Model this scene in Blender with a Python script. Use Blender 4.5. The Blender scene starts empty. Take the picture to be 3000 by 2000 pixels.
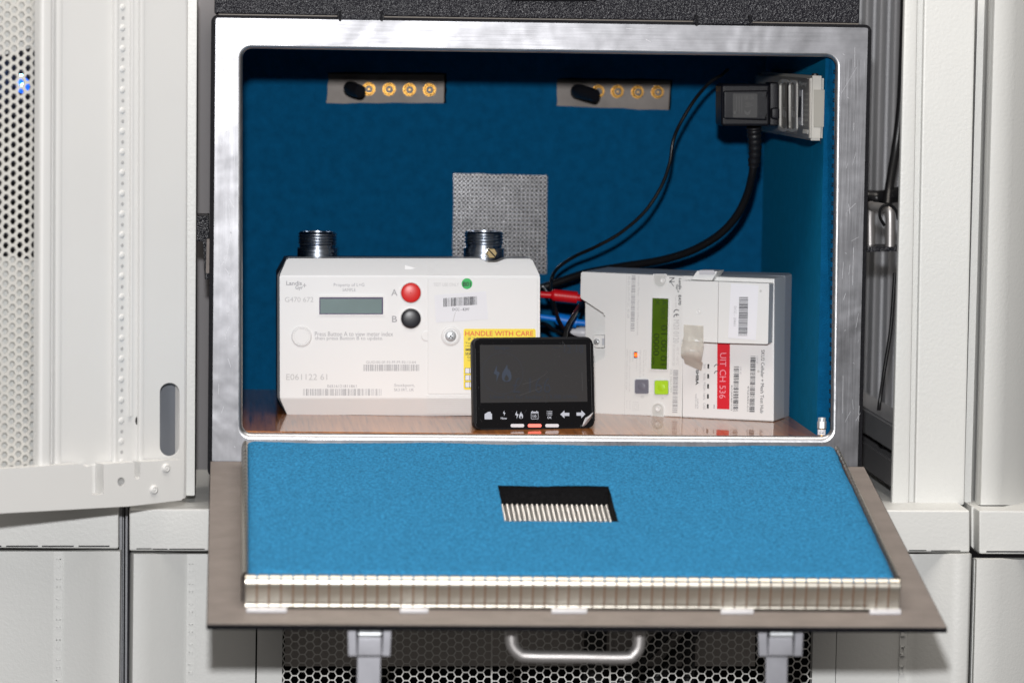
import bpy, bmesh, math, random
from mathutils import Vector, Matrix, noise, geometry
random.seed(7)
sc = bpy.context.scene
COL = sc.collection
# ------------------------------------------------------------------ camera
F = 11100.0; D = 3.33
yc = Vector((-810, 900, -F)).normalized()
xs = -(810 + 900*.012)/F
xc = Vector((1, -.012, xs)); xc = (xc - yc*xc.dot(yc)).normalized()
zc = xc.cross(yc).normalized()
# world axes seen from the camera are xc (X), yc (Y, into the box), zc (Z)
W2C = Matrix((xc, yc, zc)).transposed()      # camera = W2C @ world
C2W = W2C.transposed()
def raydir(px, py):
    return (C2W @ Vector(((px-1500)/F, -(py-1000)/F, -1.0)))
_d = raydir(720, 1140)
CAM = Vector((0, -D, -(_d.z/_d.y)*(D+.40)))
cd = bpy.data.cameras.new('camera'); cam = bpy.data.objects.new('camera', cd); COL.objects.link(cam)
cam.matrix_world = Matrix.Translation(CAM) @ C2W.to_4x4()
cd.sensor_width = 36; cd.lens = F/3000*36; cd.clip_start = .05; cd.clip_end = 50
cd.dof.use_dof = True; cd.dof.focus_distance = 3.42; cd.dof.aperture_fstop = 5.2; cd.dof.aperture_blades = 9
sc.camera = cam
# ------------------------------------------------------------------ world and lamps
w = bpy.data.worlds.new('World'); sc.world = w; w.use_nodes = True
bg = w.node_tree.nodes['Background']; bg.inputs[0].default_value = (.84, .79, .75, 1); bg.inputs[1].default_value = .135
def area(name, loc, target, sx, sy, watts, col, shape='RECTANGLE'):
    l = bpy.data.lights.new(name, 'AREA'); l.shape = shape; l.size = sx
    if shape == 'RECTANGLE': l.size_y = sy
    l.energy = watts; l.color = col
    o = bpy.data.objects.new(name, l); COL.objects.link(o); o.location = loc
    o.rotation_euler = (Vector(target)-Vector(loc)).to_track_quat('-Z', 'Y').to_euler(); return o
area('camera_flash', (-.02, -3.30, .615), (.3, 0, .15), .07, .07, 85, (1, .995, 1), 'DISK')
area('ceiling_light', (.2, -.80, 2.1), (.2, -.5, 0), 2.4, 1.2, 62, (1, .93, .85))
sc.view_settings.view_transform = 'Standard'; sc.view_settings.look = 'None'
sc.view_settings.exposure = 0; sc.view_settings.gamma = 1
# ------------------------------------------------------------------ pixel measurements -> points in the place
def U(px, py, Y=0.0):
    d = raydir(px, py); return CAM + d*((Y-CAM.y)/d.y)
class PL:
    """a real plane in the place: origin, horizontal axis, up axis; outward normal faces the room"""
    def __init__(s, o, ux=(1,0,0), uz=(0,0,1)):
        s.o = Vector(o); s.ux = Vector(ux).normalized(); s.uz = Vector(uz).normalized(); s.n = s.ux.cross(s.uz).normalized()
    def at(s, px, py, w=0.0):
        d = raydir(px, py); o = s.o + s.n*w
        return CAM + d*((o-CAM).dot(s.n)/d.dot(s.n))
    def off(s, w): return PL(s.o + s.n*w, s.ux, s.uz)
def PY(Y): return PL((0, Y, 0))
def Z(ox, oy, k): return lambda x, y: (ox+x*k, oy+y*k)
z1 = Z(780,660,.39548); z2 = Z(1500,740,.38265); zi = Z(1370,960,.20408); e1 = Z(1690,770,.30622); e2 = Z(1980,770,.30612)
zc_ = Z(1560,780,.14035); zp = Z(2050,150,.19133); zt = Z(600,0,.38265); zr = Z(1500,0,.4847); zl1 = Z(0,0,.57416)
zl2 = Z(0,900,.70175); z3l = Z(0,1300,.2551); z7 = Z(2400,1150,.35088); zv = Z(1250,450,.35077)
zx = Z(2340,1180,.08929); zh2 = Z(2100,1800,.17007); zhd = Z(1500,1800,.2551); zlo = Z(800,1800,.29762); zb = Z(2480,550,.2232)
# ------------------------------------------------------------------ materials
MATS = {}
def mat(name, col, rough=.5, metal=0.0, bump=None, var=None, rvar=None, spec=.5, coat=0, stretch=None, sheen=0, stint=(1, 1, 1), emit=None, alpha=None, trans=0):
    """bump=(scale, strength, distance)  var=(scale, amount)  rvar=(scale, amount)"""
    m = bpy.data.materials.new(name); m.use_nodes = True; nt = m.node_tree; N = nt.nodes; L = nt.links
    b = N['Principled BSDF']; b.inputs['Base Color'].default_value = (*col, 1)
    b.inputs['Roughness'].default_value = rough; b.inputs['Metallic'].default_value = metal
    b.inputs['Specular IOR Level'].default_value = spec; b.inputs['Coat Weight'].default_value = coat
    b.inputs['Coat Roughness'].default_value = .06
    b.inputs['Sheen Weight'].default_value = sheen; b.inputs['Sheen Roughness'].default_value = .5; b.inputs['Sheen Tint'].default_value = (*stint, 1)
    b.inputs['Transmission Weight'].default_value = trans
    tc = N.new('ShaderNodeTexCoord'); mp = N.new('ShaderNodeMapping'); L.new(tc.outputs['Object'], mp.inputs[0])
    if stretch: mp.inputs['Scale'].default_value = stretch
    def nz(scale, detail=3, rgh=.6):
        n = N.new('ShaderNodeTexNoise'); n.inputs['Scale'].default_value = scale; n.inputs['Detail'].default_value = detail
        n.inputs['Roughness'].default_value = rgh; L.new(mp.outputs[0], n.inputs['Vector']); return n
    def ramp(n, lo, hi, a=.3, c=.7):
        r = N.new('ShaderNodeMapRange'); r.inputs[1].default_value = a; r.inputs[2].default_value = c
        r.inputs[3].default_value = lo; r.inputs[4].default_value = hi; L.new(n.outputs[0], r.inputs[0]); return r
    if var:
        r = ramp(nz(var[0], 4), 1-var[1], 1+var[1])
        mx = N.new('ShaderNodeVectorMath'); mx.operation = 'SCALE'; mx.inputs[0].default_value = col
        L.new(r.outputs[0], mx.inputs['Scale']); L.new(mx.outputs[0], b.inputs['Base Color'])
    if rvar:
        r = ramp(nz(rvar[0], 5), max(0, rough-rvar[1]), rough+rvar[1]); L.new(r.outputs[0], b.inputs['Roughness'])
    if bump:
        n = nz(bump[0], 2); bp = N.new('ShaderNodeBump'); bp.inputs['Strength'].default_value = bump[1]
        bp.inputs['Distance'].default_value = bump[2]; L.new(n.outputs[0], bp.inputs['Height']); L.new(bp.outputs[0], b.inputs['Normal'])
    if alpha is not None: b.inputs['Alpha'].default_value = alpha
    if emit:
        b.inputs['Emission Color'].default_value = (*emit[:3], 1); b.inputs['Emission Strength'].default_value = emit[3]
    m.use_backface_culling = False
    MATS[name] = m; return m
def S(r, g, b):   # sRGB 0-255 -> linear
    f = lambda c: (c/255/12.92) if c/255 <= .04045 else ((c/255+.055)/1.055)**2.4
    return (f(r), f(g), f(b))
rackw = mat('painted_steel_white', (.615, .62, .605), .42, bump=(330, .20, .0010), var=(6, .02))
doorw = mat('painted_steel_door', (.63, .63, .62), .45, bump=(500, .08, .0006), var=(6, .02))
rackg = mat('painted_steel_grey', (.24, .245, .26), .5, bump=(330, .3, .001), var=(6, .1))
darkg = mat('dark_gap_metal', (.02, .02, .023), .7, spec=.1, var=(30, .2))
meshm = mat('mesh_steel', (.62, .61, .58), .4)
blackin = mat('black_inside', (.004, .004, .005), .8, spec=.05, var=(20, .2))
blankp = mat('grey_blank_panel', (.40, .37, .35), .6, var=(10, .1))
powder = mat('black_powder_coat', (.012, .012, .016), .23, bump=(430, 1.0, .0011), spec=.2)
powder2 = mat('black_shell', (.006, .006, .008), .6, bump=(500, .6, .001), spec=.12)
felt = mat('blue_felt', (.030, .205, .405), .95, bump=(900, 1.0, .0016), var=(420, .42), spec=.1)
feltin_shaded = mat('blue_felt_lining_shaded', (.002, .068, .165), .97, bump=(800, .8, .001), var=(90, .15), spec=.04, sheen=.35, stint=(0, .28, .50))  # darker copy of the pad's felt; the box's inner dimness is in its colour
feltblk = mat('black_foam', (.008, .008, .009), .95, bump=(900, 1, .002), var=(300, .3), spec=.1)
fabric = mat('conductive_fabric', (.215, .185, .168), .55, bump=(900, .7, .0008), var=(40, .12), metal=.25, stretch=(1, 1.6, 1))
nickel = mat('nickel_finger', (.50, .47, .41), .36, metal=1, rvar=(60, .06), var=(25, .08))
nickel2 = mat('nickel_plate', (.085, .077, .072), .5, metal=1, var=(30, .15))
ventm = mat('vent_metal', (.27, .27, .28), .2, metal=1, var=(70, .2))
gold = mat('gold_connector', (.36, .19, .04), .32, metal=1)
pin = mat('dark_bore', (.03, .02, .012), .4)
rubber = mat('black_rubber', (.008, .008, .010), .42, spec=.3, bump=(300, .1, .0004))
cablem = mat('black_cable', (.007, .007, .008), .32, spec=.35)
plugm = mat('black_plug_plastic', (.008, .008, .011), .40, spec=.18, bump=(900, .25, .0004))
steel = mat('turned_steel', (.42, .46, .52), .24, metal=1, stretch=(1, 1, 30), rvar=(30, .10), var=(25, .15))
steelh = mat('brushed_steel_handle', (.50, .48, .47), .46, metal=.8, rvar=(80, .05))
latchm = mat('latch_steel', (.30, .30, .325), .45, metal=.75, var=(60, .08))
screwm = mat('screw_steel', (.60, .62, .64), .40, metal=.55)
brass = mat('brass_screw', (.80, .62, .33), .25, metal=1, stretch=(1, 1, 1))
gasw = mat('gas_meter_white', (.80, .795, .79), .38, bump=(1400, .12, .0003), var=(9, .012))
gasd = mat('gas_meter_dark_case', (.035, .037, .045), .5)
elw = mat('meter_white', (.77, .77, .76), .36, bump=(1400, .1, .0003), var=(9, .015))
elg = mat('meter_grey_case', (.50, .52, .56), .45, var=(9, .05))
redb = mat('red_button', S(222, 45, 42), .35)
blkb = mat('black_button', (.022, .022, .027), .35)
greyb = mat('grey_button', S(112, 112, 124), .4)
limeb = mat('lime_button', S(172, 216, 35), .4)
lcdg = mat('grey_lcd', S(112, 132, 132), .2, var=(40, .06))
lcdb = mat('lcd_bezel', S(62, 48, 88), .25)
lcdd = mat('green_lcd', S(72, 100, 20), .18, var=(14, .22))
lcdseg = mat('lcd_segment', S(30, 46, 8), .3)
inkl = mat('pale_grey_ink', S(199, 198, 198), .6)
inkp = mat('paler_grey_ink', S(198, 197, 196), .6)
inkm = mat('mid_grey_ink', S(174, 173, 176), .6)
inkd = mat('dark_ink', S(60, 60, 66), .6)
inkk = mat('black_ink', (.012, .012, .014), .6)
paper = mat('white_sticker', (.80, .80, .84), .5)
yellow = mat('yellow_sticker', S(246, 220, 42), .45)
redink = mat('red_ink', S(228, 84, 44), .5)
redlab = mat('red_label', S(214, 16, 38), .4)
labtxt = mat('label_white_ink', S(240, 150, 165), .5)
grndot = mat('green_dot_sticker', S(22, 182, 84), .5)
shell = mat('display_shell', (.012, .012, .014), .42, spec=.25, bump=(1500, .2, .0002))
glass = mat('display_glass', (.006, .006, .007), .12, spec=.3, rvar=(60, .04))
screen = mat('display_screen', (.034, .033, .034), .28)
ghost = mat('ghost_segments', (.032, .038, .052), .3)
ghost2 = mat('ghost_icons', (.043, .053, .075), .3)
icon = mat('pale_icon', S(176, 182, 194), .5)
iconb = mat('pale_bar', S(204, 204, 210), .5)
ledbar = mat('lit_red_bar', S(250, 120, 110), .5, emit=(1, .16, .12, .75))
redled = mat('red_led', S(200, 20, 5), .3, emit=(1, .10, .01, 3.5))
blueled = mat('blue_led', (.2, .5, 1), .3, emit=(.10, .38, 1, 45))
scratchm = mat('scratch_marks', (.10, .10, .105), .4)
film = mat('peeling_film', (.42, .42, .44), .22, bump=(150, .6, .003))
redp = mat('red_plastic', S(196, 12, 24), .4)
bluep = mat('blue_plastic', S(4, 112, 205), .4)
greyp = mat('grey_strip_plastic', (.225, .21, .19), .4, bump=(900, .3, .0004))
greyp2 = mat('pale_strip_plastic', (.46, .44, .40), .42, bump=(900, .3, .0004))
greyp3 = mat('light_strip_ink', (.50, .49, .46), .5)
tapem = mat('clear_tape', (.88, .85, .78), .3, bump=(180, .3, .002), alpha=.62)
clip_w = mat('white_plastic', (.55, .55, .58), .35)
# wood laminate floor board (grain runs into the box)
def wood():
    m = mat('wood_laminate', (.3, .14, .06), .35, spec=.2, coat=.7); nt = m.node_tree; N = nt.nodes; L = nt.links; b = N['Principled BSDF']
    b.inputs['Coat Roughness'].default_value = .03
    tc = N.new('ShaderNodeTexCoord'); mp = N.new('ShaderNodeMapping'); mp.inputs['Scale'].default_value = (1, .03, 1); L.new(tc.outputs['Object'], mp.inputs[0])
    n1 = N.new('ShaderNodeTexNoise'); n1.inputs['Scale'].default_value = 230; n1.inputs['Detail'].default_value = 6; n1.inputs['Roughness'].default_value = .65; L.new(mp.outputs[0], n1.inputs[0])
    n2 = N.new('ShaderNodeTexNoise'); n2.inputs['Scale'].default_value = 22; n2.inputs['Detail'].default_value = 3; L.new(mp.outputs[0], n2.inputs[0])
    r = N.new('ShaderNodeValToRGB'); e = r.color_ramp.elements
    e[0].position = .30; e[0].color = (.028, .008, .003, 1); e[1].position = .66; e[1].color = (.40, .15, .032, 1)
    x = r.color_ramp.elements.new(.45); x.color = (.25, .085, .018, 1)
    mx = N.new('ShaderNodeMath'); mx.operation = 'MULTIPLY_ADD'; mx.inputs[1].default_value = .35; 
    L.new(n2.outputs[0], mx.inputs[0]); s2 = N.new('ShaderNodeMath'); s2.operation = 'MULTIPLY'; s2.inputs[1].default_value = .65
    L.new(n1.outputs[0], s2.inputs[0]); L.new(s2.outputs[0], mx.inputs[2]); L.new(mx.outputs[0], r.inputs[0]); L.new(r.outputs[0], b.inputs['Base Color'])
    return m
woodm = wood()
# worn aluminium flange: brushed along each side, blotchy polish, scratches
def alu(name, stretch):
    m = mat(name, (.22, .22, .235), .36, metal=1); nt = m.node_tree; N = nt.nodes; L = nt.links; b = N['Principled BSDF']
    tc = N.new('ShaderNodeTexCoord')
    def nz(scale, st, det=4, dist=0):
        mp = N.new('ShaderNodeMapping'); mp.inputs['Scale'].default_value = st; L.new(tc.outputs['Object'], mp.inputs[0])
        n = N.new('ShaderNodeTexNoise'); n.inputs['Scale'].default_value = scale; n.inputs['Detail'].default_value = det
        n.inputs['Distortion'].default_value = dist; L.new(mp.outputs[0], n.inputs[0]); return n
    def mr(n, a, c, lo, hi):
        r = N.new('ShaderNodeMapRange'); r.inputs[1].default_value = a; r.inputs[2].default_value = c
        r.inputs[3].default_value = lo; r.inputs[4].default_value = hi; L.new(n.outputs[0], r.inputs[0]); return r
    blot = mr(nz(15, (1, 1, 1), 3, .8), .35, .66, .28, .37)
    sx_ = N.new('ShaderNodeSeparateXYZ'); L.new(tc.outputs['Object'], sx_.inputs[0]); gt = N.new('ShaderNodeMath'); gt.operation = 'GREATER_THAN'; gt.inputs[1].default_value = .366; L.new(sx_.outputs[2], gt.inputs[0])
    def brushed(scale, det):
        a, c = nz(scale, (1, 1, .04), det), nz(scale, (.04, 1, 1), det); mx = N.new('ShaderNodeMix'); mx.data_type = 'FLOAT'
        L.new(gt.outputs[0], mx.inputs[0]); L.new(a.outputs[0], mx.inputs[2]); L.new(c.outputs[0], mx.inputs[3]); return mx
    fine = brushed(300, 5); add = N.new('ShaderNodeMath'); add.operation = 'MULTIPLY_ADD'; add.inputs[1].default_value = .11
    L.new(fine.outputs[0], add.inputs[0]); L.new(blot.outputs[0], add.inputs[2]); L.new(add.outputs[0], b.inputs['Roughness'])
    b1 = N.new('ShaderNodeBump'); b1.inputs['Strength'].default_value = .13; b1.inputs['Distance'].default_value = .0006
    L.new(brushed(420, 4).outputs[0], b1.inputs['Height'])
    big = nz(9, (1, 1, 1), 2, 1.2)
    b2 = N.new('ShaderNodeBump'); b2.inputs['Strength'].default_value = .5; b2.inputs['Distance'].default_value = .0022
    L.new(big.outputs[0], b2.inputs['Height']); L.new(b1.outputs[0], b2.inputs['Normal']); L.new(b2.outputs[0], b.inputs['Normal'])
    c = mr(nz(90, (1, 1, 1), 5), .3, .7, .145, .185)
    cc = N.new('ShaderNodeCombineColor'); L.new(c.outputs[0], cc.inputs[0]); L.new(c.outputs[0], cc.inputs[1])
    m2 = N.new('ShaderNodeMath'); m2.operation = 'MULTIPLY'; m2.inputs[1].default_value = 1.05; L.new(c.outputs[0], m2.inputs[0]); L.new(m2.outputs[0], cc.inputs[2])
    L.new(cc.outputs[0], b.inputs['Base Color'])
    return m
alum = alu('worn_aluminium', (1, 1, 1.0)); lipm = mat('polished_lip', (.38, .38, .39), .40, metal=1, bump=(90, .2, .001), rvar=(30, .08))
# ------------------------------------------------------------------ building helpers
def rootof(o):
    while o.parent: o = o.parent
    return o
def tag(o, label=None, cat=None, group=None, kind=None):
    if label: o['label'] = label
    if cat: o['category'] = cat
    if group: o['group'] = group
    if kind: o['kind'] = kind
    return o
def thing(name, loc, label, cat, group=None):
    o = bpy.data.objects.new(name, None); o.empty_display_size = .02; COL.objects.link(o); o.location = loc
    return tag(o, label, cat, group)
def mk(name, bm, m, parent=None, loc=None, smooth=35, label=None, kind=None):
    """bm holds points of the place; the object is put under its parent (or at loc)"""
    base = Vector(rootof(parent).location) if parent else Vector(loc if loc is not None else (0, 0, 0))
    bmesh.ops.translate(bm, verts=bm.verts, vec=-base)
    bmesh.ops.recalc_face_normals(bm, faces=bm.faces)
    me = bpy.data.meshes.new(name); bm.to_mesh(me); bm.free()
    if smooth:
        me.shade_smooth(); me.set_sharp_from_angle(angle=math.radians(smooth))
    me.materials.append(m)
    o = bpy.data.objects.new(name, me); COL.objects.link(o)
    if parent: o.parent = parent
    else: o.location = base
    if label: o['label'] = label
    if kind: o['kind'] = kind
    return o
def bm_prism(bm, pts, vec, bev=0, seg=2):
    """closed solid: pts is the front outline, vec leads to the back"""
    vec = Vector(vec); v0 = [bm.verts.new(p) for p in pts]; v1 = [bm.verts.new(Vector(p)+vec) for p in pts]
    n = len(pts); fs = [bm.faces.new(v0), bm.faces.new(v1[::-1])]
    for i in range(n): fs.append(bm.faces.new((v0[i], v1[i], v1[(i+1) % n], v0[(i+1) % n])))
    if bev:
        es = list(fs[0].edges)
        if n <= 8:
            for i in range(n):
                e = bm.edges.get((v0[i], v1[i]))
                if e: es.append(e)
        bmesh.ops.bevel(bm, geom=es, offset=bev, segments=seg, profile=.5, affect='EDGES', clamp_overlap=True)
    return bm
def roundpoly(pts, r, n=5):
    out = []; m = len(pts); rr = r if isinstance(r, (list, tuple)) else [r]*m
    for i in range(m):
        p = Vector(pts[i]); a = Vector(pts[i-1])-p; b = Vector(pts[(i+1) % m])-p; q = rr[i]
        if q <= 0: out.append(tuple(p)); continue
        a.normalize(); b.normalize(); ang = a.angle(b); t = q/math.tan(ang/2)
        s = p+a*t; e = p+b*t; c = p+(a+b).normalized()*(q/math.sin(ang/2))
        a0 = math.atan2(s.y-c.y, s.x-c.x); a1 = math.atan2(e.y-c.y, e.x-c.x); dd = (a1-a0+math.pi) % (2*math.pi)-math.pi
        for k in range(n+1):
            t_ = a0+dd*k/n; out.append((c.x+q*math.cos(t_), c.y+q*math.sin(t_)))
    return out
def rect(x0, y0, x1, y1, r=0, n=5): 
    p = [(x0, y0), (x1, y0), (x1, y1), (x0, y1)]; return roundpoly(p, r, n) if r else p
def circ(cx, cy, rx, ry=None, n=28, a0=0): 
    ry = ry or rx; return [(cx+rx*math.cos(a0+2*math.pi*i/n), cy+ry*math.sin(a0+2*math.pi*i/n)) for i in range(n)]
def solid(name, P, pts, w0, w1, m, parent=None, bev=0, seg=2, conv=None, **k):
    """outline measured on the photograph, standing at offset w1 from plane P, going back to w0"""
    if conv: pts = [conv(*p) for p in pts]
    q = [P.at(x, y, w1) for x, y in pts]
    o = mk(name, bm_prism(bmesh.new(), q, P.n*(w0-w1), bev, seg), m, parent, **k)
    if bev: o.modifiers.new('weighted', 'WEIGHTED_NORMAL').keep_sharp = True
    return o
def multi(name, P, polys, w0, w1, m, parent=None, conv=None, **k):
    bm = bmesh.new()
    for pts in polys:
        if conv: pts = [conv(*p) for p in pts]
        bm_prism(bm, [P.at(x, y, w1) for x, y in pts], P.n*(w0-w1))
    return mk(name, bm, m, parent, **k)
def holed(name, P, outer, holes, w0, w1, m, parent=None, **k):
    """plate with real openings"""
    loops = [[P.at(x, y, w1) for x, y in outer]]+[[P.at(x, y, w1) for x, y in h] for h in holes]
    flat = [[Vector(((p-P.o).dot(P.ux), (p-P.o).dot(P.uz), 0)) for p in lp] for lp in loops]
    tris = geometry.tessellate_polygon(flat); allp = [p for lp in loops for p in lp]
    bm = bmesh.new(); dv = P.n*(w0-w1); f = [bm.verts.new(p) for p in allp]; b = [bm.verts.new(p+dv) for p in allp]
    for t in tris:
        try: bm.faces.new([f[i] for i in t]); bm.faces.new([b[i] for i in t][::-1])
        except ValueError: pass
    i0 = 0
    for lp in loops:
        n = len(lp)
        for i in range(n):
            a, c = i0+i, i0+(i+1) % n
            try: bm.faces.new((f[a], b[a], b[c], f[c]))
            except ValueError: pass
        i0 += n
    return mk(name, bm, m, parent, **k)
def box(name, lo, hi, m, parent=None, bev=0, seg=2, **k):
    bm = bmesh.new(); bmesh.ops.create_cube(bm, size=1)
    for v in bm.verts: v.co = Vector([lo[i]+(v.co[i]+.5)*(hi[i]-lo[i]) for i in range(3)])
    if bev: bmesh.ops.bevel(bm, geom=list(bm.edges), offset=bev, segments=seg, affect='EDGES')
    return mk(name, bm, m, parent, **k)
def catmull(P, sub=8):
    P = [Vector(p) for p in P]; Q = [P[0]*2-P[1]]+P+[P[-1]*2-P[-2]]; out = []
    for i in range(1, len(Q)-2):
        for k in range(sub):
            t = k/sub; a, b, c, d = Q[i-1:i+3]
            out.append(.5*((2*b)+(c-a)*t+(2*a-5*b+4*c-d)*t*t+(3*b-a-3*c+d)*t**3))
    out.append(P[-1]); return out
def bm_tube(bm, pts, r, n=10, caps=True, closed=False):
    pts = [Vector(p) for p in pts]; rings = []; up = None; L = len(pts)
    for i, p in enumerate(pts):
        t = (pts[min(i+1, L-1)]-pts[max(i-1, 0)]).normalized()
        if up is None: up = t.orthogonal().normalized()
        up = (up-t*up.dot(t)).normalized(); s = t.cross(up); rr = r(i/(L-1)) if callable(r) else r
        rings.append([bm.verts.new(p+(up*math.cos(2*math.pi*k/n)+s*math.sin(2*math.pi*k/n))*rr) for k in range(n)])
    for a, b in zip(rings, rings[1:]):
        for k in range(n): bm.faces.new((a[k], a[(k+1) % n], b[(k+1) % n], b[k]))
    if caps: bm.faces.new(rings[0][::-1]); bm.faces.new(rings[-1])
    return bm
def bm_lathe(bm, base, axis, prof, n=32, a0=0):
    """prof = [(distance along axis, radius)], closed at both ends"""
    axis = Vector(axis).normalized(); u = axis.orthogonal().normalized(); v = axis.cross(u); rings = []
    for h, r in prof:
        c = Vector(base)+axis*h
        rings.append([bm.verts.new(c+(u*math.cos(a0+2*math.pi*k/n)+v*math.sin(a0+2*math.pi*k/n))*max(r, 1e-5)) for k in range(n)])
    for a, b in zip(rings, rings[1:]):
        for k in range(n): bm.faces.new((a[k], a[(k+1) % n], b[(k+1) % n], b[k]))
    bm.faces.new(rings[0][::-1]); bm.faces.new(rings[-1]); return bm
_tcache = {}
def textmesh(s, bold=0):
    if (s, bold) in _tcache: return _tcache[(s, bold)]
    cu = bpy.data.curves.new('t', 'FONT'); cu.body = s; cu.size = 1; cu.resolution_u = 3; cu.offset = bold; cu.align_x = 'LEFT'; cu.space_line = .95
    o = bpy.data.objects.new('t', cu); COL.objects.link(o); bpy.context.view_layer.update()
    me = bpy.data.meshes.new_from_object(o.evaluated_get(bpy.context.evaluated_depsgraph_get()))
    vs = [tuple(v.co[:2]) for v in me.vertices]; fs = [tuple(p.vertices) for p in me.polygons]
    bpy.data.objects.remove(o); bpy.data.curves.remove(cu); bpy.data.meshes.remove(me)
    xs_ = [v[0] for v in vs]; ys = [v[1] for v in vs]; bb = (min(xs_), min(ys), max(xs_), max(ys))
    vs = [((x-bb[0])/(bb[2]-bb[0]), (y-bb[1])/(bb[3]-bb[1])) for x, y in vs]
    _tcache[(s, bold)] = (vs, fs); return vs, fs
def text(s, P, b, m, parent, conv=None, w=.0003, rot=0, lean=0, tilt=0, bold=0, name='lettering'):
    """printed characters lying on plane P; b = extent on the photograph"""
    x0, y0, x1, y1 = b
    if conv: (x0, y0), (x1, y1) = conv(x0, y0), conv(x1, y1)
    vs, fs = textmesh(s, bold); bm = bmesh.new(); q = []
    for u, v in vs:
        if rot == 0: px, py = x0+u*(x1-x0), y1+(y0-y1)*v+tilt*u
        else: py = y0+u*(y1-y0); px = x0+v*(x1-x0)-lean*(py-y0)
        q.append(bm.verts.new(P.at(px, py, w)))
    for f in fs:
        try: bm.faces.new([q[i] for i in f])
        except ValueError: pass
    return mk(name, bm, m, parent, smooth=0)
def barcode(P, b, m, parent, conv=None, n=45, rot=0, lean=0, w=.0003, tilt=0, seed=1, fill=.55):
    x0, y0, x1, y1 = b
    if conv: (x0, y0), (x1, y1) = conv(x0, y0), conv(x1, y1)
    rnd = random.Random(seed); bm = bmesh.new(); ws = [rnd.choice((1, 1, 2, 3)) for _ in range(2*n-1)]; T = sum(ws); t = 0
    for i, ww in enumerate(ws):
        if i % 2 == 0:
            a, c = t/T, (t+ww)/T
            if rot == 0: p = [(x0+a*(x1-x0), y0+tilt*a), (x0+c*(x1-x0), y0+tilt*c), (x0+c*(x1-x0), y1+tilt*c), (x0+a*(x1-x0), y1+tilt*a)]
            else:
                ya, yb = y0+a*(y1-y0), y0+c*(y1-y0); p = [(x0-lean*(ya-y0), ya), (x1-lean*(ya-y0), ya), (x1-lean*(yb-y0), yb), (x0-lean*(yb-y0), yb)]
            bm.faces.new([bm.verts.new(P.at(*k, w)) for k in p])
        t += ww
    return mk('barcode', bm, m, parent, smooth=0)
def flat(name, P, polys, m, parent, w=.0003, conv=None, **k):
    """ink or film lying on a surface"""
    bm = bmesh.new()
    for pts in polys:
        if conv: pts = [conv(*p) for p in pts]
        bm.faces.new([bm.verts.new(P.at(x, y, w)) for x, y in pts])
    return mk(name, bm, m, parent, smooth=0, **k)
def line(x0, y0, x1, y1, t):
    d = Vector((x1-x0, y1-y0)).normalized(); n = Vector((-d.y, d.x))*t/2
    return [(x0+n.x, y0+n.y), (x1+n.x, y1+n.y), (x1-n.x, y1-n.y), (x0-n.x, y0-n.y)]
def hexsheet(name, P, region, pitch, wall, thick, m, parent, w=0, clip=None):
    """sheet of hexagonal openings: each cell a ring of real wall; region = pixel box on plane P"""
    pts = [P.at(*q) for q in ((region[0], region[1]), (region[2], region[1]), (region[2], region[3]), (region[0], region[3]))]
    us = [(p-P.o).dot(P.ux) for p in pts]; vs_ = [(p-P.o).dot(P.uz) for p in pts]
    u0, u1, v0, v1 = min(us), max(us), min(vs_), max(vs_)
    R = pitch/math.sqrt(3); ri = R-wall/math.sqrt(3)*1.0; bm = bmesh.new(); cx = 1.5*R; ncol = int((u1-u0)/cx)+1; nrow = int((v1-v0)/pitch)+1
    cache = {}
    def V(u, v, d):
        k = (round(u, 6), round(v, 6), d)
        if k not in cache: cache[k] = bm.verts.new(P.o+P.ux*u+P.uz*v+P.n*(w-d*thick))
        return cache[k]
    for i in range(ncol):
        for j in range(nrow):
            c = (u0+i*cx, v0+j*pitch+(pitch/2 if i % 2 else 0))
            o = [(c[0]+R*math.cos(math.pi/3*k), c[1]+R*math.sin(math.pi/3*k)) for k in range(6)]
            n_ = [(c[0]+ri*math.cos(math.pi/3*k), c[1]+ri*math.sin(math.pi/3*k)) for k in range(6)]
            for k in range(6):
                l = (k+1) % 6
                try:
                    bm.faces.new((V(*o[k], 0), V(*o[l], 0), V(*n_[l], 0), V(*n_[k], 0)))
                    bm.faces.new((V(*n_[k], 0), V(*n_[l], 0), V(*n_[l], 1), V(*n_[k], 1)))
                except ValueError: pass
    return mk(name, bm, m, parent, smooth=0)
def UZ(px, py, z=0.0):
    d = raydir(px, py); return CAM + d*((z-CAM.z)/d.z)
def curtain(name, prof, ytop, ybot, m, parent=None, thick=.012, bev=0, **k):
    """sheet steel folded along vertical lines: prof = [(pixel x at ytop, depth Y)]"""
    top = [U(x, ytop, Y) for x, Y in prof]; bot = [Vector((t.x, t.y, U(x, ybot, Y).z)) for t, (x, Y) in zip(top, prof)]
    bm = bmesh.new(); n = len(prof); dv = Vector((0, thick, 0))
    a = [bm.verts.new(p) for p in top]; b = [bm.verts.new(p) for p in bot]; c = [bm.verts.new(p+dv) for p in top]; d = [bm.verts.new(p+dv) for p in bot]
    for i in range(n-1):
        bm.faces.new((a[i], a[i+1], b[i+1], b[i])); bm.faces.new((c[i], d[i], d[i+1], c[i+1]))
        bm.faces.new((a[i], c[i], c[i+1], a[i+1])); bm.faces.new((b[i], b[i+1], d[i+1], d[i]))
    bm.faces.new((a[0], b[0], d[0], c[0])); bm.faces.new((a[-1], c[-1], d[-1], b[-1]))
    o = mk(name, bm, m, parent, smooth=k.pop('smooth', 60), **k); o.modifiers.new('weighted', 'WEIGHTED_NORMAL').keep_sharp = True; return o
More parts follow.
